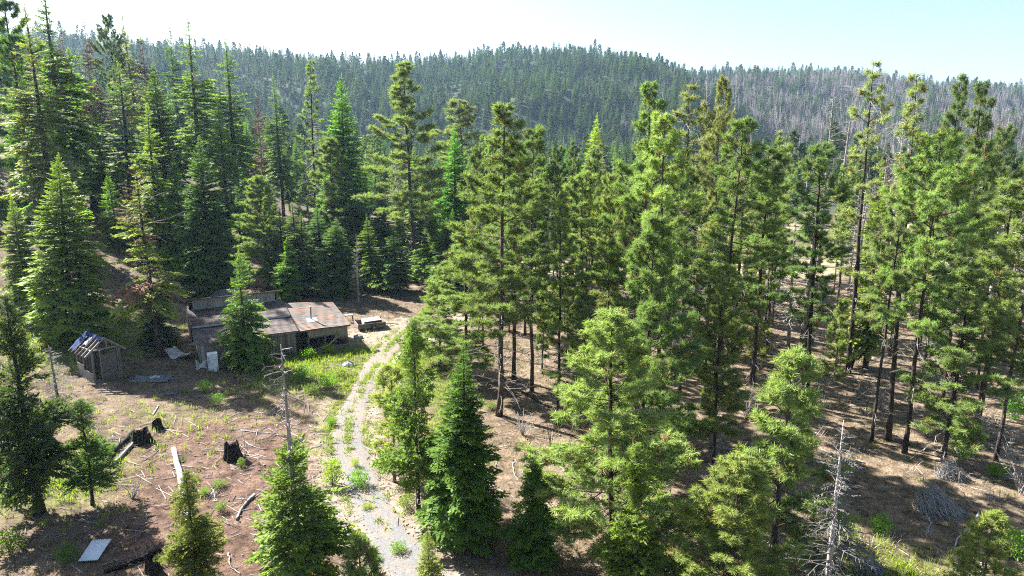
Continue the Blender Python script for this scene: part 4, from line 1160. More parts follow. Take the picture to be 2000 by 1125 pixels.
stone(345, 895, 0.16, 'light stone beside the upper end of the white log', 9)
# ------------------------------------------------------------------ the trees one can pick out
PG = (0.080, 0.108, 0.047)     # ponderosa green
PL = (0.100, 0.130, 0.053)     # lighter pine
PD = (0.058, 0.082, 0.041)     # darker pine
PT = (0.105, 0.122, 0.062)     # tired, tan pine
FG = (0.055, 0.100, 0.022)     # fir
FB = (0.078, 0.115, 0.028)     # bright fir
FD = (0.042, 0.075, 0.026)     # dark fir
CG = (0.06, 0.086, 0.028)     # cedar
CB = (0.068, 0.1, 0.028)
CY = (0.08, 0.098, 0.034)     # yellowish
SP = [  # tip x, tip y, foot y (or -depth), width px, kind, colour, label
 # foreground
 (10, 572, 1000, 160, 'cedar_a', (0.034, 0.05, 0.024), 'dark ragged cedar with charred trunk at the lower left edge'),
 (152, 778, 985, 100, 'cedar_b', FD, 'small dark irregular cedar beside the bare shrub stems near the charred log'),
 (357, 915, 1135, 108, 'cedar_a', CY, 'slim yellow green young cedar leaning over the white fallen log'),
 (556, 664, 1175, 190, 'fir_deadtop', (0.052, 0.08, 0.024), 'green fir with a long bare grey dead top'),
 (700, 1052, 1215, 95, 'pine_seedling', PL, 'pine seedling tip poking up beside the gravel track at the bottom'),
 (836, 1030, 1205, 75, 'fir_small', CY, 'thin yellow green fir sapling right of the gravel track at the bottom'),
 (762, 715, 942, 112, 'pine_young2', (0.15, 0.16, 0.06), 'slender airy yellowish young pine beside the gravel track'),
 (806, 626, 1005, 140, 'cedar_b', CG, 'tall patchy cedar with bare trunk gaps right of the track'),
 (866, 850, 1022, 85, 'cedar_small', (0.06, 0.12, 0.018), 'low bushy cedar nestled against the dense fir'),
 (906, 670, 1058, 148, 'fir_a', (0.035, 0.07, 0.02), 'dense dark green conical fir right of the track'),
 (1040, 900, 1098, 120, 'cedar_small', (0.035, 0.075, 0.018), 'small dark cedar alone on the bare slope'),
 (1243, 862, 1185, 130, 'cedar_a', CB, 'bright green narrow cedar in front of the big foreground pine'),
 (1212, 600, 1085, 300, 'pine_full', PL, 'large bushy light green pine in the middle foreground'),
 (1268, 415, 965, 205, 'pine_full', PG, 'tall full pine rising just behind the big foreground pine'),
 (1442, 890, 1245, 265, 'pine_full', (0.108, 0.138, 0.05), 'bushy yellow green pine at the bottom edge'),
 (1545, 680, 1090, 215, 'pine_young', PL, 'open young pine with widely spaced tufts, beside the grey dead tree'),
 (1420, 520, 905, 135, 'pine_full2', PL, 'airy pine with a pale trunk between the big pine and the open young pine'),
 (1138, 560, 835, 115, 'pine_full2', PL, 'slim pale green pine just left of the big foreground pine'),
 (1945, 998, 1215, 130, 'pine_young', (0.105, 0.13, 0.045), 'bright young pine in the bottom right corner'),
 (1895, 525, 905, 175, 'pine_full2', PG, 'loose young pine standing before the right edge pines'),
 # the stand in the middle
 (972, 203, 812, 215, 'pine_a', PG, 'tall broad pine with sweeping lower boughs at the left end of the stand'),
 (1042, 252, 765, 120, 'pine_e', PG, 'tall pine second from the left end of the stand'),
 (1004, 318, 742, 115, 'pine_c', PD, 'dark narrow pine tucked between the two leftmost tall pines'),
 (1096, 378, 830, 96, 'pine_d', PG, 'straight black trunked pine with a short crown in the stand'),
 (1148, 335, 800, 120, 'pine_c', PG, 'pine with layered crown right below the bright distant fir'),
 (1196, 345, 760, 95, 'pine_b', PL, 'thin stemmed pine left of the broad crowned giant pine'),
 (1268, 162, 838, 172, 'pine_a', PG, 'giant broad crowned pine in the centre of the stand'),
 (1312, 222, 880, 130, 'pine_c', PL, 'pine with a tall spiky leader before the giant pine'),
 (1362, 165, 735, 140, 'pine_thin', PT, 'sparse tan topped pine behind the giant pine'),
 (1413, 158, 725, 90, 'pine_b', PT, 'pine with a small dark tuft of crown above the tan pine'),
 (1424, 238, 850, 150, 'pine_e', PG, 'full pine right of the giant pine'),
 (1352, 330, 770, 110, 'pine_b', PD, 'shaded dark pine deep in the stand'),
 (1460, 300, 700, 100, 'pine_thin', PT, 'thin tan pine at the right side of the stand'),
 (1504, 285, 745, 130, 'pine_c', PG, 'irregular pine with a leaning trunk right of the stand'),
 (1532, 255, 690, 80, 'pine_thin', PG, 'small crowned pine peeking up behind the irregular pine'),
 (1622, 280, 795, 125, 'pine_c', PD, 'dark layered pine standing over the open slope'),
 (1604, 360, 780, 70, 'pine_thin', PD, 'slim twin pine touching the dark layered pine'),
 (906, 455, 748, 165, 'pine_full2', PG, 'low bushy pine at the near left corner of the stand'),
 (858, 535, 712, 112, 'pine_full', PL, 'short rounded pine at the edge of the pale ground'),
 # right edge group
 (1722, 118, 728, 120, 'pine_thin', PT, 'tallest sparse pine with crooked top on the right'),
 (1736, 312, 720, 92, 'fir_b', FB, 'bright yellow green fir among the right hand pines'),
 (1822, 142, 860, 130, 'pine_thin', PT, 'tall bare stemmed pine with a curved trunk on the right'),
 (1880, 148, 770, 110, 'pine_a', PD, 'dark dense twin topped pine near the right edge'),
 (1926, 160, 800, 125, 'pine_a', PD, 'dense dark pine second from the right edge'),
 (1846, 262, 885, 185, 'pine_b', PL, 'near bright pine with big rounded tufts on the right'),
 (1768, 300, 862, 88, 'pine_d', PG, 'slim dark trunked pine left of the near bright pine'),
 (1985, 250, 760, 100, 'pine_b', PD, 'dark pine cut by the right edge'),
 (1982, 350, 850, 165, 'pine_c', PG, 'broad green pine cut by the right edge in front'),
 (2040, 300, 900, 150, 'pine_a', PG, 'pine mostly beyond the right edge of the view'),
 # middle left
 (800, 122, 552, 165, 'pine_a', PG, 'lone tall pine standing behind the clearing'),
 (664, 148, 505, 112, 'fir_a', FG, 'tall spire shaped fir behind the cabin clearing'),
 (596, 118, 480, 72, 'pine_thin', PG, 'thin grey green pine poking above the cabin woods'),
 (888, 248, 520, 95, 'fir_a', (0.04, 0.10, 0.02), 'green conical fir just right of the lone tall pine'),
 (905, 195, 480, 105, 'pine_c', PT, 'rounded tan green pine behind the conical fir'),
 (1160, 224, 480, 66, 'fir_a', (0.095, 0.135, 0.022), 'distant bright lime fir rising between the pine crowns'),
 (1106, 285, 478, 45, 'fir_b', (0.035, 0.10, 0.03), 'small blue green fir left of the lime fir'),
 (508, 342, 562, 118, 'pine_full', PL, 'rounded light green pine behind the cabin roof'),
 (556, 468, 584, 62, 'fir_small2', FG, 'small fir standing at the back corner of the cabin'),
 (463, 498, 716, 96, 'fir_small2', (0.05, 0.088, 0.024), 'young fir growing against the front of the cabin'),
 (386, 268, 582, 112, 'fir_a', FD, 'tall dark fir behind the left end of the cabin'),
 (272, 318, 697, 128, 'fir_brown', (0.085, 0.105, 0.03), 'fir with rusty dying tips between the shed and the cabin'),
 (96, 302, 668, 148, 'fir_a', FB, 'big bright green fir towering behind the little shed'),
 (24, 383, 612, 82, 'fir_a', FB, 'bright fir cut by the left edge beside the big fir'),
 # dark firs behind the clearing
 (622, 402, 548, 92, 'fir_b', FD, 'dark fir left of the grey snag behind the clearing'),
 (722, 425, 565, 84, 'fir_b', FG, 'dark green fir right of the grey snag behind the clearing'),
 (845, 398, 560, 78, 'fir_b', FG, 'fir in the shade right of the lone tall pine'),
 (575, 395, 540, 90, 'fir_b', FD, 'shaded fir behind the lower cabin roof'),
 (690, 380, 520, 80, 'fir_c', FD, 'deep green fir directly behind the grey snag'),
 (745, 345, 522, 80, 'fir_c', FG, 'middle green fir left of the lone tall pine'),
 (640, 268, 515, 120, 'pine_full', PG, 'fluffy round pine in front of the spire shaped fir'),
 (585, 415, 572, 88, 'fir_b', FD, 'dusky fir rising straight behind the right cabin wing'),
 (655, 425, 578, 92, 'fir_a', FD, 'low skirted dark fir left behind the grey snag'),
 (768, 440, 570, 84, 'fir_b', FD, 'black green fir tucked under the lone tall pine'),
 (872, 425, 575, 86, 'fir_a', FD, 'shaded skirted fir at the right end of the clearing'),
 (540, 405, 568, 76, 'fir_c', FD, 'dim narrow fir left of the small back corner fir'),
 # left slope
 (42, 12, 560, 125, 'fir_tall', (0.10, 0.115, 0.055), 'pale long boughed tree at the upper left edge'),
 (146, 98, 410, 115, 'fir_c', FG, 'tall dark trunked fir on the left slope with a straight bare stem'),
 (226, 125, 385, 100, 'fir_c', FD, 'fir with a leaning bare stem on the left slope'),
 (302, 128, 475, 120, 'fir_a', FD, 'dense dark fir in the middle of the left slope'),
 (282, 205, 520, 105, 'fir_c', FB, 'yellow green fir leaning before the dense dark slope fir'),
 (366, 38, 445, 105, 'fir_tall', (0.075, 0.105, 0.035), 'tallest tree on the left slope with flat bushy top'),
 (434, 78, 440, 105, 'fir_tall', FG, 'tall fir with bare patches right of the flat topped tree'),
 (424, 190, 470, 85, 'fir_b', FB, 'brightly lit fir right of the dense dark slope fir'),
 (213, 32, 330, 65, 'pine_b', PD, 'round topped pine on the skyline of the left slope'),
 (246, 30, 325, 62, 'fir_tall', PT, 'faded fir beside the round topped skyline pine'),
 (328, 55, 350, 62, 'fir_c', FD, 'dark fir on the skyline of the left slope'),
 (78, -40, 470, 120, 'fir_tall', FD, 'tall dark tree reaching the upper left top edge'),
 (5, -60, 500, 130, 'pine_a', FD, 'dark pine in the upper left corner'),
 (275, 75, 360, 70, 'dead_rust', FG, 'grey brown dying fir on the left slope skyline'),
 (156, 40, 330, 60, 'dead_rust', FG, 'pinkish dead fir on the upper left slope'),
 (120, 55, 330, 60, 'dead_rust', FG, 'faded brown dead fir high on the upper left slope'),
 (535, 150, 450, 60, 'fir_tall', FD, 'dark narrow fir behind the pink dead tree'),
 (505, 185, 430, 62, 'dead_rust', FG, 'pink brown dead fir above the cabin woods'),
 (300, 560, 672, 70, 'fir_small2', (0.03, 0.055, 0.02), 'low dark fir under the rusty fir'),
 (75, 120, 480, 100, 'fir_c', FG, 'green fir filling the gap at the upper left slope'),
 (185, 200, 440, 80, 'fir_c', FD, 'shadowy fir low on the left slope'),
 (340, 300, 540, 80, 'fir_b', FG, 'fir between the rusty fir and the tall dark fir'),
 (215, 335, 480, 60, 'fir_small', FG, 'small green fir on the bare slope above the shed'),
 # dead trees
 (694, 455, 595, 42, 'dead_small', FG, 'small grey snag with drooping twigs at the back of the clearing'),
 (1652, 812, 1190, 165, 'dead_small', FG, 'bare grey dead conifer with a tangle of white twigs at the bottom right'),
 (1690, 395, 660, 95, 'dead_twiggy', FG, 'grey brown dead fir thick with twigs below the bright right hand fir'),
 (1632, 168, 520, 110, 'dead_spread', FG, 'white dead tree with wide drooping bare limbs'),
 (1660, 165, 500, 40, 'dead_pole', FG, 'white dead pole right of the wide limbed dead tree'),
 (1776, 185, 600, 70, 'dead_spread', FG, 'dark dead tree with curled bare branches among the right hand pines'),
 (1440, 140, 500, 22, 'dead_pole', FG, 'pale needle like dead spar behind the stand'),
 (1393, 142, 500, 40, 'dead_pole', FG, 'grey dead spar above the tan pine'),
 (770, 275, 460, 45, 'dead_twiggy', FG, 'grey twiggy dead tree left of the lone tall pine'),
 (612, 205, 445, 55, 'dead_twiggy', FG, 'violet grey dead tree behind the rounded pine'),
 (1330, 380, 720, 60, 'dead_twiggy', FG, 'brown dead tree standing deep inside the stand'),
 (98, 672, 800, 80, 'dead_small', FG, 'broken grey dead trunk with dry twigs beside the shed'),
 (1598, 440, 770, 40, 'dead_pole', FG, 'bare grey pole beside the dark layered pine'),
]
for (xt, yt, yb, w, key, colr, lab) in SP:
    x, y, h, dep = locate(xt, yt, yb) if yb > 0 else at_depth(xt, yt, -yb)
    grp = None
    tree(key, x, y, max(h, 1.0), w * (1.02 if key[0] == 'p' else 0.88) * dep / FPX, lab, 'dead tree' if key.startswith('dead') else 'tree', colr, grp)

# bare stems inside the stand: dark trunks whose crowns merge with their neighbours
ORD = ['first', 'second', 'third', 'fourth', 'fifth', 'sixth', 'seventh', 'eighth', 'ninth', 'tenth', 'eleventh', 'twelfth', 'thirteenth', 'fourteenth', 'fifteenth',
       'sixteenth', 'seventeenth', 'eighteenth', 'nineteenth']
TENS = ['', '', 'twenty', 'thirty', 'forty', 'fifty', 'sixty', 'seventy', 'eighty', 'ninety', 'hundred']
def ordinal(n):
    if n <= 19: return ORD[n - 1]
    if n % 10 == 0: return TENS[n // 10][:-1] + 'ieth' if n < 100 else 'hundredth'
    return ('' if n < 100 else 'hundred and ') + (TENS[n % 100 // 10] + '-' if n % 100 >= 20 else '') + ORD[n % 10 - 1]

rg = random.Random(77)
taken = [(o.location.x, o.location.y) for o in bpy.data.objects if o.type == 'EMPTY']
def fill(n, pxr, yr, kinds, hr, what, group, gap=3.2, keep=lambda x, y: True, wr=(0.2, 0.3), hfun=None):
    got = []
    tries = 0
    while len(got) < n and tries < n * 60:
        tries += 1
        Y = yr[0] + (yr[1] - yr[0]) * rg.random() ** 0.8
        px = rg.uniform(*pxr)
        x = (px - 1000) / FPX * (Y * 0.978 + (CAM_H - tz((px - 1000) / FPX * Y, Y)) * 0.208)
        if not keep(x, Y): continue
        if any((x - a) ** 2 + (Y - b) ** 2 < gap * gap for a, b in taken): continue
        taken.append((x, Y))
        key, colr = rg.choice(kinds)
        h = rg.uniform(*hr)
        if hfun: h = hfun(x, Y, h)
        sf = rg.uniform(0.85, 1.15)
        colr = tuple(c * sf * rg.uniform(0.93, 1.07) for c in colr)
        w = h * rg.uniform(*wr)
        e = tree(key, x, Y, h, w, '', 'dead tree' if key.startswith('dead') else 'tree', colr, group)
        got.append((px, e, key))
    by = {}
    for px, e, key in sorted(got, key=lambda g: g[0]):
        k = key.split('_')[0]
        by.setdefault(k, []).append(e)
    for k, es in by.items():
        for i, e in enumerate(es):
            e['label'] = f"{ordinal(i + 1)} {'dead tree' if k == 'dead' else k} from the left {what}"

MIXF = [('fir_a', FG), ('fir_b', FG), ('fir_c', FD), ('fir_b', FD), ('fir_tall', FG), ('fir_c', FG)]
MIXP = [('pine_a', PG), ('pine_e', PG), ('pine_c', PD), ('pine_full', PG)]
fill(28, (-60, 520), (125, 260), MIXF + [('dead_rust', FG), ('dead_rust', FG), ('pine_b', PD), ('dead_twiggy', FG)], (13, 23), 'among the trees high on the left slope', 'trees high on the left slope', 5.0)
fill(9, (-90, 150), (84, 128), MIXF, (12, 19), 'among the firs at the bare edge of the left slope', 'firs at the edge of the left slope', 4.0)
fill(22, (420, 900), (100, 128), MIXF + [('pine_full', PG), ('fir_small2', FG)], (8, 15), 'in the wood behind the cabin', 'trees in the wood behind the cabin', 3.4, lambda x, y: y > 100 and x < -6)
fill(60, (470, 1180), (150, 300), MIXF + MIXF + MIXP[:2] + [('dead_twiggy', FG)], (13, 22), 'in the forest beyond the meadow', 'trees in the forest beyond the meadow', 5.0)
fill(44, (1180, 2060), (165, 320), MIXF + MIXP + [('dead_pole', FG), ('dead_twiggy', FG), ('dead_twiggy', FG), ('dead_spread', FG), ('dead_rust', FG), ('dead_twiggy', FG)], (11, 20), 'in the valley wood behind the stand', 'trees in the valley behind the stand', 5.0)
fill(84, (930, 1500), (58, 108), [('pine_a', PG), ('pine_full2', PG), ('pine_c', PG), ('pine_d', PD), ('pine_e', PG), ('pine_d', PG), ('pine_b', PD), ('dead_pole', FG), ('pine_thin', PT)], (13, 21), 'inside the shaded middle of the stand', 'pines inside the stand', 1.9, wr=(0.16, 0.23))
fill(54, (1480, 2080), (60, 108), [('pine_b', PG), ('pine_d', PG), ('pine_e', PG), ('pine_a', PG), ('pine_full2', PG), ('dead_twiggy', FG), ('pine_thin', PT), ('dead_pole', FG), ('dead_twiggy', FG)], (13, 20), 'in the open wood on the right', 'trees in the open wood on the right', 2.6, wr=(0.17, 0.25),
     keep=lambda x, y: not (abs(project(x, y, 0)[0] - 1560) < 40 and y > 70))

fill(16, (1010, 1480), (50, 90), [('pine_young', PL), ('pine_young2', PG), ('pine_full2', PG)], (5, 9), 'among the young trees under the stand', 'young trees under the stand', 2.2, wr=(0.3, 0.4))
fill(9, (1560, 2060), (48, 80), [('pine_young', PL), ('pine_young2', PG)], (4, 8), 'among the young trees on the right bank', 'young trees on the right bank', 2.5, wr=(0.3, 0.4))
# ------------------------------------------------------------------ the far forest: one mass on the hillsides
far_green = [(0.1, (0.038, 0.08, 0.032)), (0.5, (0.068, 0.122, 0.038)), (0.95, (0.11, 0.155, 0.05))]
M_FAR = foliage('far_needles', (1.35, 1.3, 0.9), 0.01, 0.25, far_green)
M_FARP = foliage('far_pine', (1.3, 1.25, 0.9), 0.01, 0.25, [(0.3, (0.06, 0.10, 0.034)), (0.9, (0.125, 0.15, 0.055))])
M_FARD = solid('far_dead', [(0.3, (0.17, 0.15, 0.15)), (0.55, (0.25, 0.222, 0.218)), (0.8, (0.33, 0.295, 0.285))], (1, 1, 1), 0.9, 1.0, 0.5)
M_FARB = solid('far_brown', [(0.3, (0.14, 0.105, 0.085)), (0.7, (0.25, 0.19, 0.155))], (1, 1, 1), 0.9, 1.0, 0.5)
def joined(key, built, mats):
    """one far tree as a single mesh"""
    tr, cr, br = built
    parts = [p for p in (tr, cr, br) if p is not None and p.n]
    V, T, A, MI = [], [], [], []
    off = 0
    for p, mi in zip(parts, range(len(parts))):
        v, t, a = p.arrays()
        V.append(v); T.append(t + off); A.append(a); MI.append(np.full(len(t), mi)); off += len(v)
    me = new_mesh(key, np.concatenate(V), np.concatenate(T).astype(np.int32), {'v': np.concatenate(A)})
    for m in mats: me.materials.append(m)
    me.polygons.foreach_set('material_index', np.concatenate(MI).astype(np.int32))
    return bpy.data.objects.new(key, me)

def far_snag(seed, H, Rad, nb):
    rng = np.random.default_rng(seed); tr = Acc()
    path = trunk_path(rng, H, 0.012, 4)
    tr.tube(path, [0.22, 0.17, 0.1, 0.03], 4)
    for i in range(nb):
        t = (i + rng.random()) / nb; p = on_trunk(path, H * (0.2 + 0.78 * t)); az = rng.uniform(0, 6.28); L = Rad * (1 - t * 0.85) * rng.uniform(.4, 1.1)
        d = np.array([math.cos(az), math.sin(az), rng.uniform(-.45, .35)])
        tr.tube([p, p + d * L], [0.08, 0.035], 3, 0, False)
    return tr, None, None

bank_green = bpy.data.collections.new('forest_kinds')
for i in range(4):
    bank_green.objects.link(joined(f'f{i}_far_fir', fir(600 + i, 20, 2.5 + 0.3 * (i % 3), 0.08, 1.0, 7, 0.85, 0.35, lod=1), [M_BARK, M_FAR]))
for i in range(2):
    bank_green.objects.link(joined(f'g{i}_far_pine', pine(620 + i, 20, 2.6, 0.28, 34, 0.45, lod=1), [M_BARK, M_FARP]))
bank_dead = bpy.data.collections.new('burnt_kinds')
for i in range(3):
    bank_dead.objects.link(joined(f'd{i}_far_snag', far_snag(640 + i, 18, 1.9, 46), [M_FARD]))
bank_dead.objects.link(joined('e_far_rust', fir(650, 17, 2.2, 0.15, 1.3, 6, 0.85, 0.4, lod=1), [M_FARD, M_FARB]))

def scatter_nodes(name, coll):
    ng = bpy.data.node_groups.new(name, 'GeometryNodeTree')
    ng.interface.new_socket('Geometry', in_out='INPUT', socket_type='NodeSocketGeometry')
    ng.interface.new_socket('Geometry', in_out='OUTPUT', socket_type='NodeSocketGeometry')
    N, L = ng.nodes, ng.links
    gi = N.new('NodeGroupInput'); go = N.new('NodeGroupOutput')
    ci = N.new('GeometryNodeCollectionInfo'); ci.inputs['Collection'].default_value = coll
    ci.inputs['Separate Children'].default_value = True; ci.inputs['Reset Children'].default_value = True
    ip = N.new('GeometryNodeInstanceOnPoints')
    ip.inputs['Pick Instance'].default_value = True
    def na(n, t):
        a = N.new('GeometryNodeInputNamedAttribute'); a.data_type = t; a.inputs['Name'].default_value = n; return a.outputs['Attribute']
    L.new(gi.outputs[0], ip.inputs['Points']); L.new(ci.outputs[0], ip.inputs['Instance'])
    L.new(na('kind_index', 'INT'), ip.inputs['Instance Index']); L.new(na('size', 'FLOAT_VECTOR'), ip.inputs['Scale'])
    cx = N.new('ShaderNodeCombineXYZ'); L.new(na('turn', 'FLOAT'), cx.inputs[2])
    L.new(cx.outputs[0], ip.inputs['Rotation'])
    L.new(ip.outputs[0], go.inputs[0])
    return ng

def scatter(name, pts, kinds, size, coll, label):
    me = bpy.data.meshes.new(name)
    me.from_pydata(pts.tolist(), [], [])
    rng = np.random.default_rng(9)
    a = me.attributes.new('kind_index', 'INT', 'POINT'); a.data.foreach_set('value', kinds.astype(np.int32))
    a = me.attributes.new('size', 'FLOAT_VECTOR', 'POINT'); a.data.foreach_set('vector', size.astype(np.float32).ravel())
    a = me.attributes.new('turn', 'FLOAT', 'POINT'); a.data.foreach_set('value', rng.uniform(0, 6.28, len(pts)).astype(np.float32))
    o = bpy.data.objects.new(name, me); COL.objects.link(o)
    md = o.modifiers.new('scatter', 'NODES'); md.node_group = scatter_nodes(name, coll)
    tag(o, label, 'forest', kind='stuff')
    return o

rng = np.random.default_rng(21)
pts = []
for (y0, y1, st) in ((235, 420, 5.8), (420, 800, 6.0), (800, 1330, 6.8), (1330, 1720, 8.8)):
    ys = np.arange(y0, y1, st)
    for Y in ys:
        hwid = 0.86 * Y + 60
        xs = np.arange(-hwid, hwid, st)
        pts.append(np.stack([xs + rng.uniform(-1, 1, len(xs)) * st, Y + rng.uniform(-1, 1, len(xs)) * st], -1))
pts = np.concatenate(pts)
Ycr = np.interp(pts[:, 0], _kx, _ky)
pts = pts[pts[:, 1] < Ycr + 25]
thin = wob(pts[:, 0], pts[:, 1], 33.0, 0.3) + 0.7 * wob(pts[:, 0], pts[:, 1], 11.0, 1.3) + rng.normal(0, 0.4, len(pts))
pts = pts[(thin < 1.0) | (burnt(pts[:, 0], pts[:, 1]) > 0.3)]
ex = pts[burnt(pts[:, 0], pts[:, 1]) > 0.35]
pts = np.concatenate([pts, ex + rng.uniform(-3.5, 3.5, ex.shape), ex + rng.uniform(-3.5, 3.5, ex.shape)])
Z = terrain(pts[:, 0], pts[:, 1])
P3 = np.concatenate([pts, Z[:, None] - 0.3], 1)
X_, Y_ = pts[:, 0], pts[:, 1]
burn = 0.06 + burnt(X_, Y_)
burn = burn + 0.22 * wob(X_, Y_, 24.0, 2.7) * np.clip(burn * 4, 0.25, 1)
dead = rng.random(len(pts)) < np.clip(burn, 0.03, 0.9)
hs = np.clip(rng.lognormal(-0.42, 0.3, len(pts)), 0.28, 1.3) * (1 + 0.2 * wob(X_, Y_, 40.0, 5.2)) * np.where(dead, 0.95, 1.0)
ws = hs * rng.uniform(1.05, 1.75, len(pts))
size = np.stack([ws, ws, hs], -1)
g = ~dead
kg = rng.choice(6, size=g.sum(), p=[.17, .17, .16, .16, .17, .17])
kd = rng.choice(4, size=dead.sum(), p=[.27, .27, .26, .2])
scatter('forest', P3[g], kg, size[g], bank_green, 'dense green conifer forest covering the far hillsides up to the skyline')
scatter('burnt_forest', P3[dead], kd, size[dead], bank_dead, 'grey violet burnt trees standing among the forest on the far hillside')
print('far trees', g.sum(), dead.sum())
# ------------------------------------------------------------------ bare shrubs, brush pile, bent dead tree
def bare_shrub(px, py, h, spread, n, label, seed, mat=M_DEAD, cat='dead shrub', name='dead_shrub', r=0.024):
    rr = np.random.default_rng(seed); p = G(px, py)
    e = empty(name, p, label, cat)
    st = Acc(); tw = Acc()
    for i in range(n):
        az = rr.uniform(0, 6.28); L = h * rr.uniform(0.6, 1.1); out = spread * rr.uniform(0.2, 1)
        pts_ = np.array([[math.cos(az) * out * t ** 1.3, math.sin(az) * out * t ** 1.3, L * t] for t in (0, .35, .7, 1)]) + rr.normal(0, 0.04 * h, (4, 3)) * np.array([[0], [1], [1], [1]])
        pts_[0, 2] = -0.1
        st.tube(pts_, [r * 1.4, r, r * .7, r * .35], 4)
        for k in range(6):
            s = rr.uniform(0.3, 1); q = np.array([np.interp(s, [0, .35, .7, 1], pts_[:, c]) for c in range(3)]); d = rr.normal(0, 1, 3); d[2] = d[2] * .5 + .2; d /= np.linalg.norm(d)
            l2 = h * rr.uniform(.12, .35); tw.tube([q, q + d * l2 * .5, q + d * l2 + rr.normal(0, .06, 3) * l2], [r * .5, r * .4, r * .2], 3, 0.3, False)
    obj('stems', st.mesh('stems'), mat, e); obj('twigs', tw.mesh('twigs'), mat, e)
    return e
bare_shrub(210, 905, 2.6, 0.5, 4, 'bare upright dead stems beside the half burnt log', 31, M_DEAD)
bare_shrub(478, 893, 2.5, 0.35, 2, 'bare dead sapling with a twiggy head beside the large charred stump', 32, M_DEAD)
bare_shrub(258, 975, 1.2, 1.1, 8, 'low grey twiggy bush in the grass left of the white log', 33, M_DEAD)
bare_shrub(1020, 850, 1.6, 1.6, 16, 'grey brown dead brush under the left end pines', 34, M_DEAD, r=0.019)
bare_shrub(1120, 815, 2.2, 1.5, 16, 'tangled dead brush at the foot of the black trunked pines', 35, M_DEAD, r=0.019)
bare_shrub(1390, 880, 2.6, 1.8, 18, 'violet grey dead thicket in the shade right of the big pine', 36, M_DEAD, r=0.019)
bare_shrub(1460, 820, 2.6, 1.8, 16, 'dead thicket in the shade under the airy pine', 37, M_DEAD, r=0.019)
bare_shrub(1720, 800, 1.8, 1.4, 12, 'dry brush between the trunks on the right bank', 38, M_DEAD, r=0.019)
bare_shrub(1990, 960, 2.6, 2.0, 22, 'pale dead thicket at the right edge', 39, M_DEAD)
bare_shrub(1930, 860, 2.2, 2.0, 18, 'grey dry brush behind the right bank bushes', 40, M_DEAD, r=0.019)
bare_shrub(1290, 900, 2.6, 1.6, 16, 'dead twigs crowding behind the bright narrow cedar', 43, M_DEAD, r=0.019)
bare_shrub(885, 730, 2.2, 0.3, 3, 'three thin bare stems on the pale ground left of the stand', 41, M_DEAD)
bare_shrub(1075, 880, 2.2, 0.3, 2, 'leaning thin dead sapling on the bare slope', 42, M_CHAR)

def brush(px, py, w, h, n, label, seed):
    rr = np.random.default_rng(seed); p = G(px, py); ac = Acc(); tw = Acc()
    for i in range(n):
        az = rr.uniform(0, 6.28); rad = w * math.sqrt(rr.random()) * 0.5
        b = np.array([math.cos(az) * rad, math.sin(az) * rad * 0.7, 0.0]); hh = h * (1 - (rad / (w * 0.55)) ** 2)
        top = np.array([b[0] * 0.4 - 0.25 * w, b[1] * 0.4 + 0.1 * w, 0]) + np.array([0, 0, max(hh, .15) * rr.uniform(.6, 1.1)]) + rr.normal(0, .12, 3)
        mid = (b + top) / 2 + np.array([0, 0, 0.25 * hh]) + rr.normal(0, .1, 3)
        (ac if i % 3 == 0 else tw).tube([b - [0, 0, .05], mid, top], [0.02, 0.016, 0.006], 3, 0.5, False)
    e = empty('brush_pile', p, label, 'brush pile'); obj('branches', ac.mesh('branches'), M_PALELOG, e); obj('twigs', tw.mesh('twigs'), M_DEAD, e)
brush(1842, 1000, 3.0, 1.5, 420, 'heap of silvery dead branches on the lower right bank', 51)
brush(1862, 935, 2.2, 1.2, 220, 'smaller shaded heap of twigs above the silvery branch heap', 52)
brush(1700, 1118, 2.0, 0.8, 120, 'scattered bleached twigs at the bottom below the dead conifer', 53)

p = G(1660, 720); e = empty('dead_tree', p, 'black bent dead stem arching down beside the dark layered pine', 'dead tree')
ac = Acc(); t = np.linspace(0, 1, 14)
ac.tube(np.stack([-2.6 * t + 1.6 * np.sin(t * 3.14), 0.3 * t, 4.6 * np.sin(t * 2.2) * (1 - 0.15 * t)], -1) - [0, 0, .1], 0.16 * (1 - t) + 0.04, 8)
obj('trunk', ac.mesh('trunk', True), M_CHAR, e)
tw = Acc(); rr = np.random.default_rng(8)
for i in range(46):
    s = rr.uniform(.3, 1); q = np.array([-2.6 * s + 1.6 * math.sin(s * 3.14), .3 * s, 4.6 * math.sin(s * 2.2) * (1 - .15 * s)]); d = rr.normal(0, 1, 3); d /= np.linalg.norm(d); l = rr.uniform(.5, 1.6)
    tw.tube([q, q + d * l * .5, q + d * l + [0, 0, -.2]], [.02, .014, .006], 3, 0, False)
obj('twigs', tw.mesh('twigs'), M_CHAR, e)

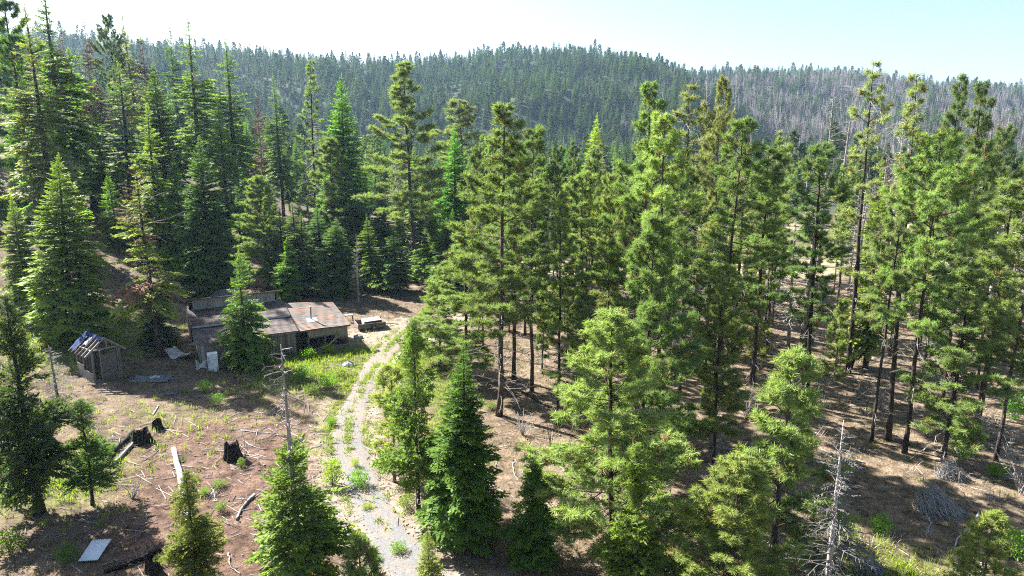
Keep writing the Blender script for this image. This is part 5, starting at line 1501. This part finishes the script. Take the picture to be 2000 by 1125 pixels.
# ------------------------------------------------------------------ green shrubs
M_LEAF = foliage('broad_leaves', (1.5, 1.4, 0.8), 0.02, 0.4)
def leafy(seed, n, h, r, ln=0.09):
    rr = np.random.default_rng(seed)
    d = rr.normal(0, 1, (n, 3)); d /= np.linalg.norm(d, axis=1)[:, None]
    rad = rr.random(n) ** 0.45
    lob = 1 + 0.3 * np.sin(np.arctan2(d[:, 1], d[:, 0]) * 3 + seed) * np.sin(d[:, 2] * 4 + seed)
    Pp = d * rad[:, None] * lob[:, None] * np.array([r, r, h * 0.5]) + np.array([0, 0, h * 0.5])
    D = d + rr.normal(0, 0.6, (n, 3)) + [0, 0, .4]; D /= np.linalg.norm(D, axis=1)[:, None]
    S = np.cross(D, rr.normal(0, 1, (n, 3))); S /= np.linalg.norm(S, axis=1)[:, None]
    V, T = leafset(Pp, D, S, ln * rr.uniform(.7, 1.4, n), ln * 0.32 * rr.uniform(.7, 1.3, n))
    f = rr.random(n); A = np.repeat(f, 4)
    st = Acc()
    for i in range(9):
        q = Pp[i * 7 % n]; st.tube([[0, 0, -.1], q * [.5, .5, .45], q], [.014, .01, .005], 3, 0, False)
    return new_mesh('leaves', V, T.astype(np.int32), {'v': A}), st.mesh('stems')
SHR = []
for i in range(4):
    a, b = leafy(700 + i, 900, 1.0, 0.62)
    a.materials.append(M_LEAF); b.materials.append(M_BARK); SHR.append((a, b))
def shrub(px, py, h, w, col, label, k=0, group=None):
    p = G(px, py); e = empty('shrub', p, label, 'shrub', group, RB.uniform(0, 6)); e.scale = (w / 1.24, w / 1.24, h)
    o = obj('leaves', SHR[k % 4][0], None, e); o.color = (*[c * GAIN for c in col], 1); obj('stems', SHR[k % 4][1], None, e)
g1, g2, g3 = (0.055, 0.115, 0.018), (0.07, 0.095, 0.04), (0.11, 0.14, 0.025)
for i, (a, b, h, w, col, lab) in enumerate([
  (650, 948, 1.7, 1.3, (0.08, 0.125, 0.03), 'leafy green shrub on the left verge of the track'),
  (702, 950, 1.0, 1.3, g1, 'dark green bush growing in the middle of the gravel track'),
  (694, 912, 0.6, 0.6, g3, 'small yellow green tuft bush behind the bush in the track'),
  (778, 1078, 0.5, 0.9, g1, 'low green plant on the right side of the track near the bottom'),
  (737, 1096, 0.3, 0.5, g1, 'tiny green plant in the track at the bottom'),
  (716, 995, 0.3, 0.6, g3, 'flat pale weed in the track below the dark bush'),
  (400, 968, 0.5, 0.6, g1, 'round green weed on the red soil beside the twisted white root'),
  (432, 1000, 0.6, 0.7, g2, 'grey green weed lower on the red soil'),
  (472, 912, 0.6, 0.5, g2, 'dusty green weed right of the large charred stump'),
  (382, 938, 0.4, 0.5, g2, 'small sage weed right of the white log'),
  (430, 952, 0.5, 0.9, g2, 'low grey bush below the large charred stump'),
  (602, 700, 1.0, 1.6, g1, 'green weed clump before the open cabin wing'),
  (640, 690, 0.9, 1.4, g3, 'flowering weed clump before the open cabin wing'),
  (590, 740, 1.1, 1.6, g1, 'leafy bush below the cabin beside the bare grey tree top'),
  (640, 755, 1.0, 1.5, g1, 'leafy bush in the middle of the weedy mound'),
  (665, 735, 0.9, 1.4, (0.09, 0.12, 0.03), 'bushy weed at the right of the weedy mound'),
  (612, 770, 0.9, 1.3, g2, 'dark round bush at the bottom of the weedy mound'),
  (648, 832, 0.7, 0.8, g1, 'dark green bush on the bank beside the track'),
  (400, 765, 0.9, 1.3, g1, 'green bush in the shade before the cabin wall'),
  (425, 790, 0.9, 1.2, g1, 'leafy bush on the edge of the shade below the cabin'),
  (20, 1080, 1.3, 1.6, (0.05, 0.08, 0.025), 'dark bush in the lower left corner'),
  (133, 1098, 1.0, 1.1, (0.03, 0.055, 0.018), 'round dark bush left of the pale corrugated sheet'),
  (795, 995, 0.9, 1.0, g2, 'grey green bush at the foot of the patchy cedar'),
  (1880, 895, 2.0, 1.6, (0.07, 0.15, 0.015), 'vivid green oak bush before the right pines'),
  (1868, 860, 1.8, 1.5, g1, 'darker oak bush just behind the vivid green one'),
  (1980, 820, 2.0, 1.6, g1, 'green broadleaf bush at the right edge'),
  (1945, 930, 0.8, 1.2, g1, 'small green bush in the shade at the right'),
  (1975, 1090, 1.6, 1.8, g1, 'green leafy bush in the bottom right corner'),
  (1720, 1040, 0.9, 1.3, g1, 'dark leafy bush on the lower right bank'),
  (1650, 1060, 1.0, 1.5, g2, 'grey green bush at the foot of the dead conifer'),
  (1330, 1110, 0.8, 0.9, (0.08, 0.15, 0.02), 'bright little bush at the bottom between the cedars and the front pine'),
  (1390, 1055, 2.2, 1.8, (0.06, 0.14, 0.03), 'pale green broadleaf bush behind the yellow green pine'),
  (960, 800, 0.6, 1.2, g2, 'dull green bush on the slope under the left end pines'),
  (1068, 940, 0.7, 1.0, g2, 'pale green bush above the lone small cedar'),
  (1030, 925, 0.5, 0.9, g2, 'low sage bush on the bare slope'),
  (870, 590, 0.9, 2.2, g2, 'dry green bush at the edge of the clearing'),
  (240, 630, 1.2, 2.2, (0.11, 0.13, 0.04), 'pale bush on the bank behind the shed'),
  (300, 640, 1.1, 1.8, (0.06, 0.07, 0.05), 'grey green bush beside the rusty fir trunk'),
  (200, 600, 0.9, 2.0, (0.16, 0.15, 0.09), 'bleached bush on the open bank above the shed'),
]):
    shrub(a, b, h, w, col, lab, i)

# ------------------------------------------------------------------ grass, weeds, gravel and litter: nobody could count them
M_GRASS = foliage('grass_blades', (1.5, 1.35, 0.9), 0.02, 0.4)
M_DRY = foliage('dry_grass', (1.3, 1.2, 0.9), 0.02, 0.3)
rr = np.random.default_rng(61)
def scatter_pts(n, xr, yr, dens):
    x = rr.uniform(*xr, n); y = rr.uniform(*yr, n)
    d = dens(x, y)
    k = rr.random(n) < d
    x, y = x[k], y[k]
    # keep off the track and out of the buildings
    dr = np.min(np.hypot(x[:, None] - road_p[None, ::3, 0], y[:, None] - road_p[None, ::3, 1]), axis=1)
    lx, ly = x - CO.x, y - CO.y
    u, v = lx * math.cos(R(30)) + ly * math.sin(R(30)), -lx * math.sin(R(30)) + ly * math.cos(R(30))
    ok = ((dr > 1.1) | ((dr < 0.35) & (rr.random(len(x)) < 0.5))) & ~((u > 0.2) & (u < 13.8) & (v > 0.3) & (v < 11))
    return x[ok], y[ok]
def blades(name, x, y, per, h, w, mat, col, label, cat='grass', spread=0.12):
    n = len(x) * per
    bx = np.repeat(x, per) + rr.normal(0, spread, n); by = np.repeat(y, per) + rr.normal(0, spread, n); bz = terrain(bx, by)
    az = rr.uniform(0, 6.28, n); ln = h * rr.uniform(0.5, 1.3, n); lean = rr.uniform(0.1, 0.75, n)
    P = np.stack([bx, by, bz - 0.02], -1); D = np.stack([np.cos(az) * lean, np.sin(az) * lean, np.ones(n)], -1); D /= np.linalg.norm(D, axis=1)[:, None]
    S = np.stack([-np.sin(az), np.cos(az), np.zeros(n)], -1)
    V, T = leafset(P, D, S, ln, np.full(n, w) * rr.uniform(.7, 1.3, n))
    c = np.repeat(rr.random(len(x)), per)
    o = obj(name, new_mesh(name, V, T.astype(np.int32), {'v': np.repeat(c, 4)}), mat); o.color = (*[c * GAIN for c in col], 1)
    return tag(o, label, cat, kind='stuff')
x, y = scatter_pts(46000, (-50, 24), (24, 78), lambda x, y: np.clip(zone_green(x, y) * (0.55 + 0.6 * wob(x, y, 1.7, .6)), 0, 1))
blades('grass', x, y, 8, 0.42, 0.018, M_GRASS, (0.095, 0.125, 0.022), 'fresh green grass and weeds round the cabin and on the banks')
x, y = scatter_pts(52000, (-60, 60), (24, 118), lambda x, y: np.clip(0.28 + 0.5 * wob(x, y, 3.1, 1.6), 0, 1) * (1 - 0.75 * zone_red(x, y)))
blades('dry_grass', x, y, 6, 0.2, 0.015, M_DRY, (0.16, 0.135, 0.075), 'sparse straw coloured dry grass over the clearing', 'grass')
x, y = scatter_pts(3200, (-45, 30), (24, 70), lambda x, y: np.clip(0.10 + 0.5 * zone_green(x, y) + 0.25 * wob(x, y, 2.4, 4.0), 0, 1))
blades('weeds', x, y, 16, 0.30, 0.035, M_GRASS, (0.05, 0.07, 0.026), 'small leafy weeds dotted over the clearing', 'weeds', 0.16)

ks = rr.integers(0, len(road_p), 900)
ks = ks[(wob(road_p[ks, 0], road_p[ks, 1], 2.2, 0.5) + rr.normal(0, .3, len(ks))) > 0.05]
off_ = np.where(rr.random(len(ks)) < 0.5, rr.normal(0.05, 0.16, len(ks)), rr.choice([-1, 1], len(ks)) * rr.normal(1.25, 0.2, len(ks)))
blades('track_weeds', road_p[ks, 0] + nr[ks, 0] * off_, road_p[ks, 1] + nr[ks, 1] * off_, 14, 0.26, 0.022, M_GRASS, (0.085, 0.105, 0.03), 'weeds and grass along the crown and verges of the track', 'weeds', 0.14)
# twigs and needles litter
def litter(name, n, xr, yr, dens, ln, r, mat, label):
    x, y = scatter_pts(n, xr, yr, dens); n = len(x)
    az = rr.uniform(0, 6.28, n); l = ln * rr.uniform(.3, 1.5, n)
    x2, y2 = x + np.cos(az) * l, y + np.sin(az) * l
    A = np.stack([x, y, terrain(x, y) + r], -1); B = np.stack([x2, y2, terrain(x2, y2) + r + np.abs(rr.normal(0, .08, n)) * l], -1)
    S = np.stack([-np.sin(az), np.cos(az), np.zeros(n)], -1) * r; U = np.array([0, 0, r * 1.6])
    V = np.stack([A - S, A + S, A + U, B - S * .5, B + S * .5, B + U * .5], 1).reshape(-1, 3)
    b = np.arange(n)[:, None] * 6
    T = np.concatenate([b + [t] for t in ([0, 3, 5], [0, 5, 2], [1, 2, 5], [1, 5, 4], [3, 4, 5])])
    return tag(obj(name, new_mesh(name, V, T.astype(np.int32)), mat), label, 'litter', kind='stuff')
litter('twig_litter', 11000, (-45, 60), (24, 100), lambda x, y: np.clip(0.25 + 0.5 * wob(x, y, 4.0, 5.0) + 0.35 * zone_litter(x, y), 0, 1), 0.7, 0.016, M_DEAD, 'grey fallen twigs and sticks strewn over the ground')
litter('bark_litter', 12000, (-45, 60), (24, 100), lambda x, y: np.clip(0.3 + 0.4 * wob(x, y, 3.0, 7.0), 0, 1), 0.35, 0.022, M_CHAR, 'dark bark and charcoal bits strewn over the ground')
litter('slash', 900, (-30, 0), (26, 52), lambda x, y: np.clip(0.15 + 0.8 * zone_red(x, y), 0, 1), 1.1, 0.024, M_DEAD, 'broken grey branches of logging slash on the red soil')
# dry brush under the pines
bx_, by_ = scatter_pts(1500, (-2, 62), (30, 98), lambda x, y: np.clip(0.25 + 0.7 * wob(x, y, 4.5, 2.9), 0, 1))
db = Acc()
for a_, b_ in zip(bx_, by_):
    hgt = rr.uniform(0.3, 1.1); z0 = tz(a_, b_)
    for _k in range(9):
        az_ = rr.uniform(0, 6.28); o_ = hgt * rr.uniform(.2, 1.2); q0 = np.array([a_ + rr.normal(0, .2), b_ + rr.normal(0, .2), z0 - .03])
        q1 = q0 + [math.cos(az_) * o_ * .5, math.sin(az_) * o_ * .5, hgt * rr.uniform(.4, .8)]; q2 = q0 + [math.cos(az_) * o_, math.sin(az_) * o_, hgt * rr.uniform(.5, 1.1)]
        w_ = np.array([math.sin(az_), -math.cos(az_), 0]) * 0.013; V_ = np.array([q0 - w_, q0 + w_, q1 + w_ * .8, q1 - w_ * .8, q2]); db.add(V_, [[0, 1, 2], [0, 2, 3], [3, 2, 4]])
tag(obj('undergrowth', db.mesh('undergrowth'), M_DEAD), 'dry leafless undergrowth on the floor of the pine stand', 'undergrowth', kind='stuff')
# loose stones
def pebbles(name, x, y, r0, r1, mat, label):
    n = len(x); ico = np.array([[0, 0, 1], [.9, 0, .3], [.28, .85, .3], [-.73, .53, .3], [-.73, -.53, .3], [.28, -.85, .3], [0, 0, -.4]])
    F = np.array([[0, 1, 2], [0, 2, 3], [0, 3, 4], [0, 4, 5], [0, 5, 1], [6, 2, 1], [6, 3, 2], [6, 4, 3], [6, 5, 4], [6, 1, 5]])
    r = (r0 + (r1 - r0) * rr.random(n) ** 3)[:, None, None]
    V = ico[None] * r * rr.uniform(.65, 1.25, (n, 7, 3)) * np.array([1.2, 1, .75]) + np.stack([x, y, terrain(x, y) + 0.02], -1)[:, None, :]
    T = (F[None] + (np.arange(n) * 7)[:, None, None]).reshape(-1, 3).astype(np.int32)
    return tag(obj(name, new_mesh(name, V.reshape(-1, 3), T), mat), label, 'gravel', kind='stuff')
k = rr.integers(len(road_p), size=5200)
side = rr.normal(0, 1.0, 5200)
pebbles('gravel', road_p[k, 0] + nr[k, 0] * side + rr.normal(0, .2, 5200), road_p[k, 1] + nr[k, 1] * side, 0.02, 0.08, M_STONE, 'loose stones on and beside the gravel track')
x, y = scatter_pts(6000, (-40, 40), (24, 78), lambda x, y: np.clip(0.2 + 0.6 * zone_dust(x, y) + 0.3 * zone_red(x, y), 0, 1))
pebbles('pebbles', x, y, 0.025, 0.11, M_STONE, 'pebbles and clods scattered over the bare ground')
# ------------------------------------------------------------------ the air
hz = [[x, y, z] for x in (-2000, 2000) for y in (-140, 2200) for z in (-72, 215)]
F = [(0, 1, 3, 2), (4, 6, 7, 5), (0, 4, 5, 1), (2, 3, 7, 6), (0, 2, 6, 4), (1, 5, 7, 3)]
hm = bpy.data.materials.new('haze'); hm.use_nodes = True
hm.node_tree.nodes.clear()
ho = hm.node_tree.nodes.new('ShaderNodeOutputMaterial'); pv = hm.node_tree.nodes.new('ShaderNodeVolumePrincipled')
pv.inputs['Density'].default_value = HAZE
pv.inputs['Color'].default_value = (0.5, 0.74, 1.0, 1)
pv.inputs['Anisotropy'].default_value = 0.2
hm.node_tree.links.new(pv.outputs[0], ho.inputs['Volume'])
tag(obj('haze', new_mesh('haze', np.array(hz), F), hm), 'thin blue summer haze over the far ridges', 'haze', kind='stuff')
